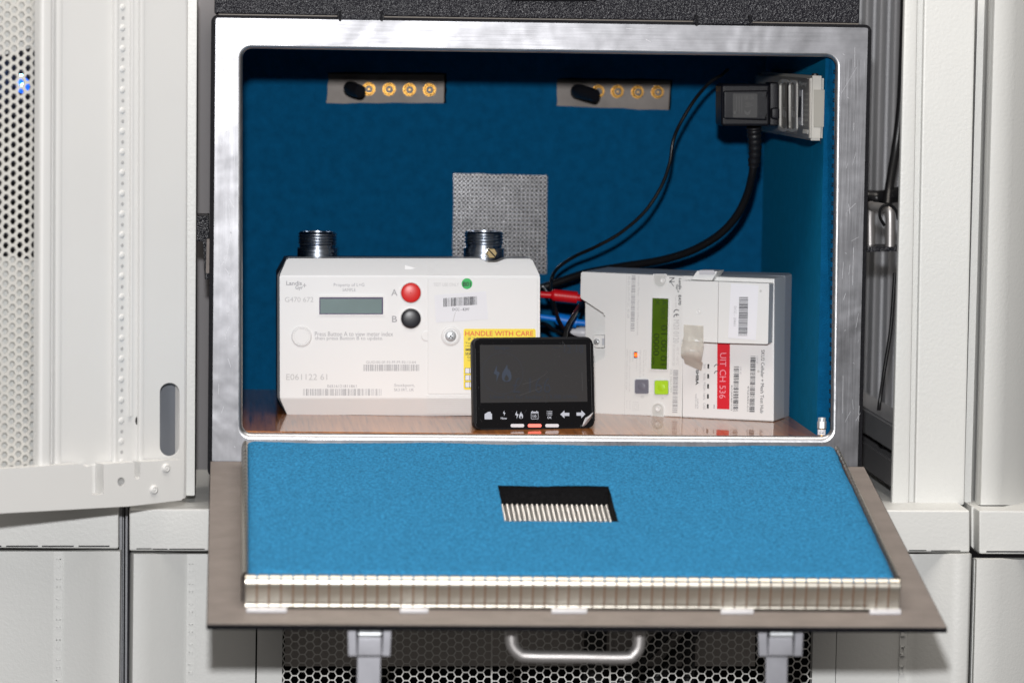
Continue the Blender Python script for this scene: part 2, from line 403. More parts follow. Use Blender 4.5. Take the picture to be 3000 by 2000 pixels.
# ================================================================== shielded box
boxr = thing('shielded_box', (.26, .2, -.03), 'shielded test box with aluminium rim, blue felt lining and front lid folded down', 'test box')
def loop(P4, r, Y, n=6):
    return [U(x, y, Y) for x, y in roundpoly(P4, r, n)]
outerpx = [(632, 53), (2543, 82), (2512, 1398), (621, 1384)]
innerpx = [(711, 143), (2447, 168), (2433, 1277), (710, 1267)]
def grow(q, l, t, r, b): return [(q[0][0]-l, q[0][1]-t), (q[1][0]+r, q[1][1]-t), (q[2][0]+r, q[2][1]+b), (q[3][0]-l, q[3][1]+b)]
def bridge(bm, loops):
    R = [[bm.verts.new(p) for p in l] for l in loops]
    for a, b in zip(R, R[1:]):
        n = len(a)
        for i in range(n): bm.faces.new((a[i], a[(i+1) % n], b[(i+1) % n], b[i]))
    return R
bm = bmesh.new(); i2 = grow(innerpx, 13, 11, 13, 19)
# the flange: subdivided a little so polish marks shade well
bridge(bm, [loop(outerpx, 6, .003), loop(outerpx, 6, 0), loop(i2, 38, 0)])
mk('rim_flange', bm, alum, boxr)
bm = bmesh.new(); ls = [loop(i2, 38, 0)]
for k in range(1, 7):
    t = math.pi/2*k/6; s = 1-math.sin(t)
    ls.append(loop(grow(innerpx, 13*s, 11*s, 13*s, 19*s), 26+12*s, .0045*(1-math.cos(t))))
ls.append(loop(innerpx, 26, .006)); bridge(bm, ls); mk('rolled_lip', bm, lipm, boxr)
bm = bmesh.new(); bridge(bm, [loop(innerpx, 26, .006), loop(innerpx, 26, .019)]); mk('inner_reveal', bm, mat('dull_reveal', (.20, .20, .21), .35, metal=.8), boxr)
rs0 = random.Random(11); sl = []
for k in range(60):
    e = rs0.choice('LRTLR'); l = rs0.uniform(6, 60) if k > 6 else 110; a_ = rs0.gauss(1.2, .5)
    if e == 'L': x, y = rs0.uniform(640, 690), rs0.uniform(120, 1330)
    elif e == 'R': x, y = rs0.uniform(2465, 2520), rs0.uniform(120, 1330); a_ = -a_+math.pi
    else: x, y = rs0.uniform(720, 2430), rs0.uniform(75, 120); a_ = rs0.gauss(.1, .3)
    x2, y2 = x+l*math.cos(a_)*.6, y+l*math.sin(a_)
    lo_, hi_ = {'L': (634, 692), 'R': (2462, 2528), 'T': (640, 2520)}[e]
    if not lo_ < x2 < hi_ or (e == 'T' and not 70 < y2 < 126): x2, y2 = x+5, y+4
    sl.append(line(x, y, x2, y2, rs0.uniform(.5, 1.2)))
flat('rim_scratches', PY(0), sl, mat('bright_scratch', (.42, .42, .44), .5, metal=.5), boxr, w=.0002, kind='stuff')
# spring fingers in the reveal on the right: small ticks
bm = bmesh.new()
for k in range(38):
    y = 215+k*27.5; p = U(2447-(y-168)*.0126, y, .012); p.x -= .0008
    for s in (0, .0021):
        bm_prism(bm, [p+Vector((0, -.004, s)), p+Vector((-.001, 0, s)), p+Vector((0, .004, s)), p+Vector((0, .004, s+.0008)), p+Vector((-.001, 0, s+.0008)), p+Vector((0, -.004, s+.0008))][0:3]+[p+Vector((0, .004, s+.0008)), p+Vector((-.001, 0, s+.0008)), p+Vector((0, -.004, s+.0008))], (.0006, 0, 0))
mk('contact_strip', bm, nickel2, boxr, kind='stuff')
bm = bmesh.new(); sh = grow(outerpx, 13, 9, 11, 12)
R = bridge(bm, [loop(outerpx, 6, .003), loop(sh, 20, .003), loop(sh, 20, .008)])
back = [bm.verts.new(Vector((v.co.x, .46, v.co.z))) for v in R[-1]]; n = len(back)
for i in range(n): bm.faces.new((R[-1][i], R[-1][(i+1) % n], back[(i+1) % n], back[i]))
bm.faces.new(back); mk('outer_shell', bm, powder2, boxr)
# linings
XR = .5235; ZT = .3445
bp = PY(.40)
hole1 = [(962, 212), (1309, 214), (1308, 303), (956, 303)]; hole2 = [(1632, 229), (1971, 233), (1966, 325), (1631, 309)]
def ragged(h, s):
    r_ = random.Random(s); o = []
    for i in range(4):
        a_, b_ = h[i], h[(i+1) % 4]
        for k in range(7): o.append((a_[0]+(b_[0]-a_[0])*k/7+r_.uniform(-1.6, 1.6), a_[1]+(b_[1]-a_[1])*k/7+r_.uniform(-1.8, 1.8)))
    return o
hole3 = [(1328, 507), (1604, 514), (1602, 802), (1326, 795)]
holed('back_lining', bp, [(640, 90), (2262, 100), (2250, 1162), (640, 1142)], [ragged(hole1, 1), ragged(hole2, 2), ragged(hole3, 3)], -.006, 0, feltin_shaded, boxr)
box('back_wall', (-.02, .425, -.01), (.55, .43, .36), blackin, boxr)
box('right_lining', (XR, .019, 0), (XR+.012, .406, ZT), feltin_shaded, boxr)
box('left_lining', (-.018, .019, 0), (-.006, .406, ZT), feltin_shaded, boxr)
box('top_lining', (-.018, .019, ZT), (XR+.012, .406, ZT+.012), feltin_shaded, boxr)
bmf = bmesh.new()                                     # felt bulging out past the strip at the front top right
pts = [(2427, 170), (2440, 176), (2441, 260), (2440, 420), (2436, 700), (2436, 1000), (2428, 1000), (2424, 700), (2425, 470), (2418, 400), (2424, 372), (2434, 352), (2430, 330), (2421, 300), (2420, 270), (2424, 235)]
solid('felt_edge', PY(.019), pts, -.006, 0, feltin_shaded, boxr, bev=.0015)
box('floor_board', (-.018, .0065, -.012), (XR+.002, .40, 0), woodm, boxr)
# connector plates with gold sockets
def plate(hole, conns, mtl):
    pl = solid('connector_plate', PY(.4062), [(hole[0][0]-3, hole[0][1]+5), (hole[1][0]-7, hole[1][1]+5), (hole[2][0]-8, hole[2][1]+3), (hole[3][0]-3, hole[3][1]+3)], -.002, 0, mtl, boxr)  # inset top and right; black wall behind stands in for the recess's shadow
    for x, y in conns:
        b = U(x, y, .4062); bm = bmesh.new()
        bm_lathe(bm, b, (0, -1, 0), [(0, .0062), (.003, .0062), (.003, .0056), (.0080, .0054), (.0100, .0046), (.0100, .0040), (.0085, .0037), (.003, .0036), (.003, .0009), (.006, .0008), (.006, .0002)], 24)
        c = mk('connector', bm, gold, pl)
        bm = bmesh.new(); bm_lathe(bm, b+Vector((0, -.0031, 0)), (0, -1, 0), [(0, .0035), (.0022, .0035)], 20); mk('bore', bm, pin, pl)
    return pl
plate(hole1, [(1080, 261), (1139.6, 262), (1199, 263), (1258, 263.5)], nickel2)
plate(hole2, [(1752, 268), (1808, 268.5), (1867, 270), (1925.6, 270)], nickel2)
def ventmesh(P, quad, pitch, w, parent, m=ventm):
    pts = [P.at(*q) for q in quad]; us = [(p-P.o).dot(P.ux) for p in pts]; vs = [(p-P.o).dot(P.uz) for p in pts]
    u0, u1, v0, v1 = min(us), max(us), min(vs), max(vs); nu, nv = int((u1-u0)/pitch), int((v1-v0)/pitch)
    bm = bmesh.new(); b = pitch*.27
    def pt(u, v, d): return P.o+P.ux*u+P.uz*v+P.n*(w+d)
    def bar(a0, b0, a1, b1, h):
        q = [pt(a0, b0, h), pt(a1, b0, h), pt(a1, b1, h), pt(a0, b1, h)]; bm_prism(bm, q, P.n*-.0012)
    for i in range(nu+1): bar(u0+i*pitch-b*.9, v0, u0+i*pitch+b*.9, v1, 0)
    for j in range(nv+1): bar(u0, v0+j*pitch-b*.9, u1, v0+j*pitch+b*.9, .0002)
    for i in range(nu+1):
        for j in range(nv+1):
            c = pt(u0+i*pitch, v0+j*pitch, 0); r0 = [bm.verts.new(c+P.ux*b*1.12*math.cos(k*math.pi/4)+P.uz*b*1.12*math.sin(k*math.pi/4)) for k in range(8)]
            r1 = [bm.verts.new(c+P.n*.0007+P.ux*b*.72*math.cos(k*math.pi/4)+P.uz*b*.72*math.sin(k*math.pi/4)) for k in range(8)]; t = bm.verts.new(c+P.n*.0010)
            for k in range(8):
                l = (k+1) % 8; bm.faces.new((r0[k], r0[l], r1[l], r1[k])); bm.faces.new((r1[k], r1[l], t))
    return mk('vent_mesh', bm, m, parent, smooth=60)
ventmesh(PY(.403), [(1328, 507), (1602, 507), (1602, 800), (1328, 800)], .00423, 0, boxr)
# brackets on the sides
def ubar(parent, pts, r, m, name='bracket_handle'):
    bm = bmesh.new(); bm_tube(bm, catmull(pts, 8), r, 16); return mk(name, bm, m, parent, smooth=60)
BY = .10
br = solid('side_bracket', PY(BY), [(60, 770), (60, 1232), (150, 1232), (150, 835), (780, 835), (780, 780)], -.05, 0, powder, boxr, conv=zb, bev=.0008)
a = [U(*zb(570, 790), BY+.01), U(*zb(570, 330), BY+.01), U(*zb(540, 290), BY+.014), U(*zb(470, 265), BY+.02), U(*zb(350, 250), BY+.028), U(*zb(310, 290), BY+.034), U(*zb(310, 790), BY+.036)]
ubar(br, a, .0044, steelh)
solid('rubber_pad', PY(BY-.002), [(60, 760), (60, 1235), (128, 1235), (135, 770)], -.012, 0, fabric, br, conv=zb)
bm = bmesh.new(); bm_tube(bm, catmull([U(*zb(x, y), BY-.004) for x, y in ((500, 500), (440, 380), (460, 260), (560, 225), (650, 300), (680, 420))], 8), .0014, 8)
tag(mk('cable_tie', bm, cablem, None, loc=U(2600, 620, BY)), 'black cable tie looped round the steel bracket handle on the right of the box', 'cable tie')
bl = solid('side_bracket', PY(.10), [(575, 632), (612, 632), (612, 818), (600, 818), (596, 706), (575, 706)], -.05, 0, powder, boxr, bev=.0006)
solid('rubber_pad', PY(.097), [(606, 700), (616, 700), (613, 800), (603, 800)], -.01, 0, fabric, bl)
# ------------------------------------------------------------------ the lid
A, B, Cc, Dd = U(615, 1350, -.004), U(2532, 1366, -.004), U(605, 1828, -.392), U(2775, 1838, -.392)
lux = (B-A).normalized(); luz = (A-Cc); luz = (luz-lux*luz.dot(lux)).normalized()
LP = PL(A, lux, luz)
lid = mk('lid', bm_prism(bmesh.new(), [LP.at(615, 1350), LP.at(2532, 1366), LP.at(2775, 1838), LP.at(605, 1828)], LP.n*-.0042), powder2, boxr, label='black sheet lid hinged down in front of the opening')
solid('conductive_gasket', LP, [(617, 1351), (2531, 1367), (2773, 1836), (607, 1826)], .0003, .0011, fabric, lid)
HW = .0266
TOPQ = [(727, 1288), (2440, 1299), (2634, 1688), (722, 1678)]
def lidgrid():
    q = [LP.at(x, y, HW) for x, y in TOPQ]; qu = [((p-A).dot(lux), (p-A).dot(luz)) for p in q]
    ul, ur = (qu[0][0]+qu[3][0])/2, (qu[1][0]+qu[2][0])/2; vf, vn = (qu[0][1]+qu[1][1])/2, (qu[2][1]+qu[3][1])/2
    h = [LP.at(x, y, HW) for x, y in ((1457, 1419), (1779, 1422), (1815, 1523), (1480, 1526))]; hu = [((p-A).dot(lux), (p-A).dot(luz)) for p in h]
    return ul, ur, vf, vn, (hu[0][0]+hu[3][0])/2, (hu[1][0]+hu[2][0])/2, (hu[0][1]+hu[1][1])/2, (hu[2][1]+hu[3][1])/2
ul, ur, vf, vn, hl, hr, hf, hn = lidgrid()
def lp(u, v, w_): return A+lux*u+luz*v+LP.n*w_
def span(a, b, n): return [a+(b-a)*i/n for i in range(n)]
us = span(ul, hl, 100)+span(hl, hr, 46)+span(hr, ur, 130)+[ur]; vs = span(vn, hn, 60)+span(hn, hf, 36)+span(hf, vf, 60)+[vf]
bm = bmesh.new(); G = []
for u in us:
    row = []
    for v in vs:
        e = min(u-ul, ur-u, v-vn, vf-v); d = 0
        if e < .009: d = .0048*(1-e/.009)**2
        inh = hl-.004 < u < hr+.004 and hn-.004 < v < hf+.004
        w_ = HW-d+.0011*noise.noise(Vector((u*18, v*18, 0)))+.00035*noise.noise(Vector((u*620, v*620, 3)))
        if inh: w_ -= .0006
        row.append(bm.verts.new(lp(u+.0004*noise.noise(Vector((u*90, v*90, 9))), v+.0005*noise.noise(Vector((u*120, v*60, 5)))+(.0030*noise.noise(Vector((u*11, 4, 5)))*max(0, 1-(vf-v)/.02)), w_)))
    G.append(row)
for i in range(len(us)-1):
    for j in range(len(vs)-1):
        if hl-1e-6 <= us[i] < hr-1e-6 and hn-1e-6 <= vs[j] < hf-1e-6: continue
        bm.faces.new((G[i][j], G[i+1][j], G[i+1][j+1], G[i][j+1]))
def skirt(pairs, wb):
    low = [bm.verts.new(v.co-LP.n*((v.co-A).dot(LP.n)-wb)) for v in pairs]
    for i in range(len(pairs)-1): bm.faces.new((pairs[i], low[i], low[i+1], pairs[i+1]))
skirt([G[i][0] for i in range(len(us))], .0012); skirt([G[i][-1] for i in range(len(us))][::-1], .0012)
skirt(G[0][::-1], .0012); skirt(G[-1], .0012)
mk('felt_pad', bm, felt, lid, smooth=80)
bm = bmesh.new(); fr = []
for w_, k in ((HW-.0012, 0), (.018, .0006), (.0165, -.0004), (.0085, 0)):
    ring = []
    for (a0, b0), (a1, b1) in (((hl, hn), (hr, hn)), ((hr, hn), (hr, hf)), ((hr, hf), (hl, hf)), ((hl, hf), (hl, hn))):
        for t in range(24):
            u, v = a0+(a1-a0)*t/24, b0+(b1-b0)*t/24
            ring.append(lp(u+.0006*noise.noise(Vector((u*200, v*200, w_*300))), v+k+.0006*noise.noise(Vector((u*150, v*150, w_*300+7))), w_+.0005*noise.noise(Vector((u*260, v*260, 2)))))
    fr.append(ring)
bridge(bm, fr); mk('foam_cutout', bm, feltblk, lid, smooth=80)
LW = LP.off(.0)
q = [(hl, hn), (hr, hf)]
mk('vent_recess', bm_prism(bmesh.new(), [lp(hl-.002, hn-.002, .0062), lp(hr+.002, hn-.002, .0062), lp(hr+.002, hf+.002, .0062), lp(hl-.002, hf+.002, .0062)], LP.n*-.001), blackin, lid)
class _M: pass
def lidvent():
    P = LP; pitch = .00425; bm = bmesh.new(); b = pitch*.30; w_ = .0085
    nu, nv = int((hr-hl)/pitch), int((hf-hn)/pitch)
    for i in range(nu+1):
        u = hl+i*pitch; bm_prism(bm, [lp(u-b, hn, w_), lp(u+b, hn, w_), lp(u+b, hf, w_), lp(u-b, hf, w_)], P.n*-.0012)
        for j in range(nv+1):
            v = hn+j*pitch; r0 = [bm.verts.new(lp(u+b*1.2*math.cos(k*math.pi/4), v+b*1.2*math.sin(k*math.pi/4), w_)) for k in range(8)]
            r1 = [bm.verts.new(lp(u+b*.8*math.cos(k*math.pi/4), v+b*.8*math.sin(k*math.pi/4), w_+.0010)) for k in range(8)]; t = bm.verts.new(lp(u, v, w_+.0014))
            for k in range(8): l = (k+1) % 8; bm.faces.new((r0[k], r0[l], r1[l], r1[k])); bm.faces.new((r1[k], r1[l], t))
    for j in range(nv+1):
        v = hn+j*pitch; bm_prism(bm, [lp(hl, v-b*.6, w_-.0003), lp(hr, v-b*.6, w_-.0003), lp(hr, v+b*.6, w_-.0003), lp(hl, v+b*.6, w_-.0003)], P.n*-.001)
    mk('vent_mesh', bm, mat('lid_vent_metal', (.85, .83, .80), .35, metal=1), lid, smooth=60)
lidvent()
# spring fingers round the pad, one object each; the mesh data is shared
prof = [(-.0008, .0226), (.0014, .0240), (.0036, .0240), (.0056, .0230), (.0072, .0212), (.0081, .0190), (.0083, .0168), (.0080, .0140), (.0077, .0112), (.0076, .0085), (.0079, .0060), (.0081, .0048), (.0076, .0036), (.0080, .0024), (.0088, .0013)]
pitchf = .0095
def fingermesh(n_out, t_dir, name='spring_finger', k_=1):
    bm = bmesh.new(); hw = pitchf/2-.0006; R = []
    for o_, z_ in prof:
        R.append([bm.verts.new(n_out*o_*k_+LP.n*z_*1.09+t_dir*s*hw) for s in (-1, 1)])
    for r, s in ((R, 0),):
        for a_, b_ in zip(r, r[1:]):
            bm.faces.new((a_[0], b_[0], b_[1], a_[1]))
    bmesh.ops.recalc_face_normals(bm, faces=bm.faces)
    me = bpy.data.meshes.new(name); bm.to_mesh(me); bm.free(); me.shade_smooth(); me.materials.append(nickel); return me
def fingers(start, end, n_out, t_dir, k_=1):
    L = (end-start).length; n = int(L/pitchf); me = fingermesh(n_out, t_dir, k_=k_)
    for i in range(n):
        p = start+t_dir*(i+.5)*L/n; o = bpy.data.objects.new('spring_finger', me); COL.objects.link(o)
        o.location = p-Vector(boxr.location); o.parent = lid
fingers(lp(ul-.002, vn, 0), lp(ur+.002, vn, 0), -luz, lux)
fingers(lp(ul, vn+.003, 0), lp(ul, vf-.002, 0), -lux, luz, .6)
fingers(lp(ur, vn+.003, 0), lp(ur, vf-.002, 0), lux, luz, .5)
# dark packing behind the fingers, and the bright retaining strip in pieces at their foot
bm = bmesh.new()
for a_, b_ in (((ul-.0007, vn-.0007), (ur+.0007, vn-.0002)), ((ul-.0007, vn), (ul-.0002, vf)), ((ur+.0002, vn), (ur+.0007, vf))):
    bm_prism(bm, [lp(a_[0], a_[1], .0012), lp(b_[0], a_[1], .0012), lp(b_[0], b_[1], .0012), lp(a_[0], b_[1], .0012)], LP.n*.020)
mk('finger_backing', bm, mat('copper_backing', (.36, .20, .12), .4, metal=.6), lid)
for x0, x1 in ((722, 840), (1172, 1255), (1616, 1720), (2112, 2208), (2548, 2640)):
    mk('retaining_clip', bm_prism(bmesh.new(), [LP.at(x0, 1787+(x0-700)*.003, .0030), LP.at(x1, 1787+(x1-700)*.003, .0030), LP.at(x1, 1776+(x1-700)*.003, .0030), LP.at(x0, 1776+(x0-700)*.003, .0030)], LP.n*-.0017, .0004), clip_w, lid)
mk('retaining_strip', bm_prism(bmesh.new(), [lp(ul, vn-.0125, .0024), lp(ur, vn-.0125, .0024), lp(ur, vn-.0085, .0024), lp(ul, vn-.0085, .0024)], LP.n*-.0012), nickel2, lid)
# latches and handle on the outer side of the lid (hanging below its front edge)
NE = (A-Cc).normalized()
def latch(x0, x1, xa, xb, tilt):
    Yl = -.383
    P = PY(Yl); s = (x1-x0)
    body = solid('latch', P, [(x0, 1838), (x1, 1838), (x1-4, 1922), (x0+2, 1922)], -.004, 0, latchm, lid, bev=.0008)
    body.data.materials[0] = latchm
    c0, c1 = x0+s*.235, x1-s*.23
    solid('latch_slot', P, [(c0-6, 1838), (c1+6, 1838), (c1+2, 1918), (c0-4, 1918)], .0001, .0006, darkg, lid)
    solid('latch_lever', P, [(c0, 1866), (c1, 1866), (c1+1, 1921), (c0-2, 1921)], .0006, .0040, latchm, lid, bev=.001)
    bm = bmesh.new(); bm_tube(bm, [P.at(c0+3, 1856, .004), P.at(c1-3, 1856, .004)], .0030, 14); mk('latch_hook', bm, screwm, lid, smooth=60)
    solid('latch_strap', PY(Yl+.006), [(xa, 1918), (xb, 1918), (xb-2, 2040), (xa-2, 2040)], -.002, .0, latchm, lid, bev=.0006)
latch(1018, 1148, 1047, 1116, 0); latch(2221, 2355, 2244, 2308, 0)
HY = -.34
hp = [U(1496, 1800, HY), U(1498, 1868, HY), U(1503, 1893, HY), U(1520, 1912, HY), U(1548, 1921, HY), U(1690, 1923, HY), U(1832, 1925, HY), U(1856, 1915, HY), U(1869, 1898, HY), U(1873, 1870, HY), U(1874, 1800, HY)]
bm = bmesh.new(); bm_tube(bm, catmull(hp, 8), .0050, 18); mk('carry_handle', bm, steelh, lid, smooth=60)
# ================================================================== things standing in the box
# ---- gas meter
gb = UZ(1200, 1219); GP = PL(gb+Vector((0, 0, 0)))
gas = thing('gas_meter', (gb.x, gb.y+.04, 0), 'white gas meter with red and black round buttons and two threaded pipe stubs on top', 'gas meter')
top = [(841, 757), (1409, 757), (1428, 769), (1456, 769), (1480, 758), (1558, 758)]; bot = [(1558, 1217), (843, 1218)]
def gw(y): return -.0055*max(0, 808-y)/51 - .0065*max(0, y-1167)/50
bm = bmesh.new(); V = {}
def gv(x, y, w_=None):
    k = (x, y, w_)
    if k not in V: V[k] = bm.verts.new(GP.at(x, y, gw(y) if w_ is None else w_))
    return V[k]
cl = [(819, 808), (1582, 808), (1582, 1167), (820, 1167)]
bm.faces.new([gv(*p) for p in cl]); bm.faces.new([gv(*p) for p in top]+[gv(*cl[1]), gv(*cl[0])]); bm.faces.new([gv(*cl[3]), gv(*cl[2])]+[gv(*p) for p in bot])
out = top+[cl[1], cl[2]]+bot+[cl[3], cl[0]]
bk = [bm.verts.new(gv(*p).co-GP.n*((gv(*p).co-GP.o).dot(GP.n)+.034)) for p in out]
for i in range(len(out)):
    j = (i+1) % len(out); bm.faces.new((gv(*out[i]), gv(*out[j]), bk[j], bk[i]))
bm.faces.new(bk)
bmesh.ops.recalc_face_normals(bm, faces=bm.faces); bmesh.ops.bevel(bm, geom=[e for e in bm.edges if e.calc_face_angle(0) > .15], offset=.0011, segments=2, affect='EDGES', clamp_overlap=True)
mk('front_cover', bm, gasw, gas, smooth=30).modifiers.new('weighted', 'WEIGHTED_NORMAL').keep_sharp = True
solid('rear_case', GP, [(836, 762), (1554, 764), (1578, 812), (1578, 1165), (1556, 1214), (838, 1214), (811, 1163), (811, 806)], -.105, -.0345, gasd, gas, bev=.001)
rid = []
for k in range(9): y = z1(0, 262+k*12.6)[1]; rid.append((y, 1251, 1556-(0 if y < 760 else 0)+(y-757)*.45))
bm = bmesh.new()
for y, x0, x1 in rid: bm_prism(bm, [GP.at(x0, y, gw(y)+.0007), GP.at(x1 if y > 772 else 1405, y, gw(y)+.0007), GP.at(x1 if y > 772 else 1405, y+2.4, gw(y+2.4)+.0007), GP.at(x0, y+2.4, gw(y+2.4)+.0007)], GP.n*-.001)
for k in range(10):
    y = z1(0, 1256+k*14.5)[1]; x1 = 1580-max(0, y-1167)*.48
    bm_prism(bm, [GP.at(1251, y, gw(y)+.0007), GP.at(x1, y, gw(y)+.0007), GP.at(x1, y+3, gw(y+3)+.0007), GP.at(1251, y+3, gw(y+3)+.0007)], GP.n*-.001)
mk('grip_ridges', bm, gasw, gas, kind='stuff')
solid('terminal_panel', GP, rect(1197, 393, 2012, 1248), .0001, .0008, gasw, gas, conv=z1, bev=.0004)
W = .0010
solid('arrow_mark', PL(GP.at(1190, 785, -.0026), (1, 0, 0), (0, .12, 1)), [(1028, 295), (1105, 316), (1028, 338)], -.0003, .0004, gasw, gas, conv=z1)
holed('display_frame', GP, [z1(*p) for p in rect(385, 520, 877, 668, 8)], [[z1(*p) for p in rect(393, 532, 866, 660, 4)]], .0001, .0016, gasw, gas)
solid('display_bezel', GP, rect(391, 530, 868, 662), .0001, .0004, lcdb, gas, conv=z1)
solid('display', GP, rect(401, 545, 856, 652), .0004, .0007, lcdg, gas, conv=z1)
def button(x, y, m, rx=73, ry=74):
    c = GP.at(*z1(x, y), 0); r = rx*.39548*3.45/F
    bm = bmesh.new(); bm_lathe(bm, c, (0, -1, 0), [(0, r*1.08), (.0014, r*1.08), (.0018, r*1.04), (.0012, r*1.01)], 48); mk('button_ring', bm, gasw, gas, smooth=50)
    bm = bmesh.new(); bm_lathe(bm, c, (0, -1, 0), [(.001, r), (.0022, r)]+[(.0022+.0016*math.sin(t*math.pi/12), r*math.cos(t*math.pi/12)) for t in range(1, 7)], 48); return mk('push_button', bm, m, gas, smooth=50)
button(1071, 498, redb); button(1071, 689, blkb)
bm = bmesh.new(); bm_lathe(bm, GP.at(*z1(1071, 498), .0036), (0, -1, 0), [(0, .0005), (.0006, .0004), (.0008, .0001)], 12); mk('button_dot', bm, redb, gas)
def disc(name, x, y, r, m, parent, P=GP, w0=0, conv=z1, k=.39548, prof=None, ax=None, n=40):
    c = P.at(*(conv(x, y) if conv else (x, y)), w0); R_ = r*k*(c-CAM).length/F
    bm = bmesh.new(); bm_lathe(bm, c, P.n, [(h, q*R_) for h, q in (prof or [(0, 1), (.0006, 1), (.0008, .95)])], n); return mk(name, bm, m, parent, smooth=50)
disc('blank_plug', 262, 822, 76, gasw, gas, prof=[(0, 1), (.0008, 1), (.0012, .95), (.0012, .86), (.0002, .82), (.0002, .76), (.0009, .73), (.0009, .01)])
disc('screw_well', 1367, 818, 72, gasw, gas, w0=.0008, prof=[(0, 1), (.0007, 1), (.0012, .93), (.0012, .76), (.0002, .72), (.0002, .01)])
disc('screw', 1366, 820, 42, screwm, gas, w0=.0010, prof=[(0, 1), (.0012, .95), (.0018, .7), (.0021, .3), (.0021, .01)], n=24)
flat('screw_slot', GP, [line(1350, 806, 1382, 835, 5), line(1380, 803, 1353, 838, 5)], darkg, gas, w=.0033, conv=z1)
disc('vent_dimple', 1188, 818, 40, gasw, gas, prof=[(0, 1), (.0003, .9), (-.0002, .6), (-.0002, .01)], w0=.0004)
T = lambda s, b, m, **k: text(s, GP, b, m, gas, conv=z1, w=.00035, **k)
T('Landis', (148, 413, 264, 444), inkm, bold=.02); T('Gyr', (216, 446, 272, 483), inkm, bold=.02); T('+', (270, 430, 297, 460), inkm)
T('G470 672', (138, 531, 350, 568), inkl); T('Property of L+G', (500, 428, 727, 460), inkm); T('SAMPLE', (565, 466, 662, 489), inkm)
T('A', (926, 473, 972, 521), inkm, bold=.015); T('B', (931, 670, 970, 717), inkm, bold=.015)
T('Press Button A to view meter index', (360, 787, 940, 820), inkm); T('then press Button B to update.', (362, 822, 865, 856), inkm)
T('E061122 61', (148, 1100, 452, 1144), inkl); T('GUID:00-0F-93-FF-FF-92-13-64', (740, 1003, 1108, 1022), inkm)
T('E6S16121811861', (453, 1179, 668, 1200), inkm); T('Stockport,', (948, 1172, 1100, 1200), inkm); T('SK3 0RT, UK', (948, 1206, 1094, 1230), inkm)
barcode(GP, (720, 1030, 1133, 1078), inkm, gas, conv=z1, n=52, seed=3); barcode(GP, (274, 1210, 852, 1260), inkm, gas, conv=z1, n=58, seed=4)
T2 = lambda s, b, m, w=.0011, **k: text(s, GP, b, m, gas, conv=z1, w=w, **k)
T2('TEST USE ONLY', (1238, 427, 1427, 450), inkl)
flat('round_sticker', GP, [circ(1487, 432, 40)], grndot, gas, w=.0012, conv=z1); T2('B01', (1457, 418, 1516, 452), inkk, w=.0014, bold=.02)
flat('inventory_sticker', GP, [[(1246, 517), (1628, 488), (1644, 694), (1258, 719)]], paper, gas, w=.0012, conv=z1)
barcode(GP, (1313, 540, 1560, 603), inkd, gas, conv=z1, n=36, w=.0015, tilt=-6, seed=9); T2('DCC - 8297', (1380, 612, 1505, 632), inkd, w=.0015)
flat('sticker_crease', GP, [line(1384, 712, 1402, 640, 4)], inkl, gas, w=.0015, conv=z1)
solid('handling_sticker', GP, rect(1462, 766, 1996, 1216, 14), .0008, .0012, yellow, gas, conv=z1)
T2('HANDLE WITH CARE', (1474, 782, 1978, 819), redink, w=.0014, bold=.008)
T2('IF YOU', (1496, 830, 1600, 852), inkd, w=.0014); T2('Turn off the supply', (1474, 864, 1700, 880), inkd, w=.0014); T2('use naked lights', (1474, 886, 1660, 900), inkd, w=.0014)
T2('IMMEDIATELY', (1476, 910, 1640, 930), inkd, w=.0014, bold=.01); T2('SERVICE', (1474, 940, 1580, 960), inkd, w=.0014, bold=.01); T2('Do Not', (1492, 968, 1570, 984), inkd, w=.0014); T2('complete', (1492, 992, 1590, 1006), inkd, w=.0014)
for y in (1056, 1108, 1160):
    flat('form_row', GP, [rect(1472, y, 1900, y+41)], inkk, gas, w=.0013, conv=z1)
    flat('form_box', GP, [rect(1475+k*32, y+2, 1504+k*32, y+38) for k in range(13)], paper, gas, w=.0015, conv=z1)
# pipe stubs
def pipe(cx, ytop, hw):
    c = GP.at(cx, 757, -.055); r = hw*(c-CAM).length/F; z0 = .0; zt_ = (U(cx, ytop, c.y).z-c.z)
    pr = [(-.01, r*1.03), (zt_*.40, r*1.03), (zt_*.41, r*.92), (zt_*.52, r*.92), (zt_*.53, r*.99)]; nt_ = 4; h0 = .54*zt_; step = (zt_*.97-h0)/nt_
    for k in range(nt_): pr += [(h0+k*step, r*.93), (h0+(k+.35)*step, r*1.0), (h0+(k+.62)*step, r*1.0), (h0+(k+.95)*step, r*.93)]
    pr += [(zt_, r*.90), (zt_, r*.78), (zt_*.6, r*.76), (zt_*.6, r*.01)]
    bm = bmesh.new(); bm_lathe(bm, c, (0, 0, 1), pr, 56); mk('pipe_stub', bm, steel, gas, smooth=28); return c, r
pipe(929.5, 678, 57); c, r = pipe(1416.5, 677, 57)
bc = U(*z1(1655, 207), c.y-r-.001); bm = bmesh.new(); ax = Vector((.12, -1, .05)); bm_lathe(bm, bc+Vector((0, .003, 0)), ax, [(0, .0045), (.008, .0045), (.0085, .0052), (.012, .0052), (.0125, .0046), (.0125, .0001)], 6, a0=.3)
bs = mk('test_screw', bm, brass, gas, smooth=20)
bm = bmesh.new(); q = bc+Vector((0, .003, 0))+ax.normalized()*.0127; bm_prism(bm, [q+Vector(v) for v in ((-.0042, 0, .0036), (-.0034, 0, .0044), (.0042, 0, -.0036), (.0034, 0, -.0044))], (0, .0006, 0)); mk('screw_slot', bm, darkg, gas)
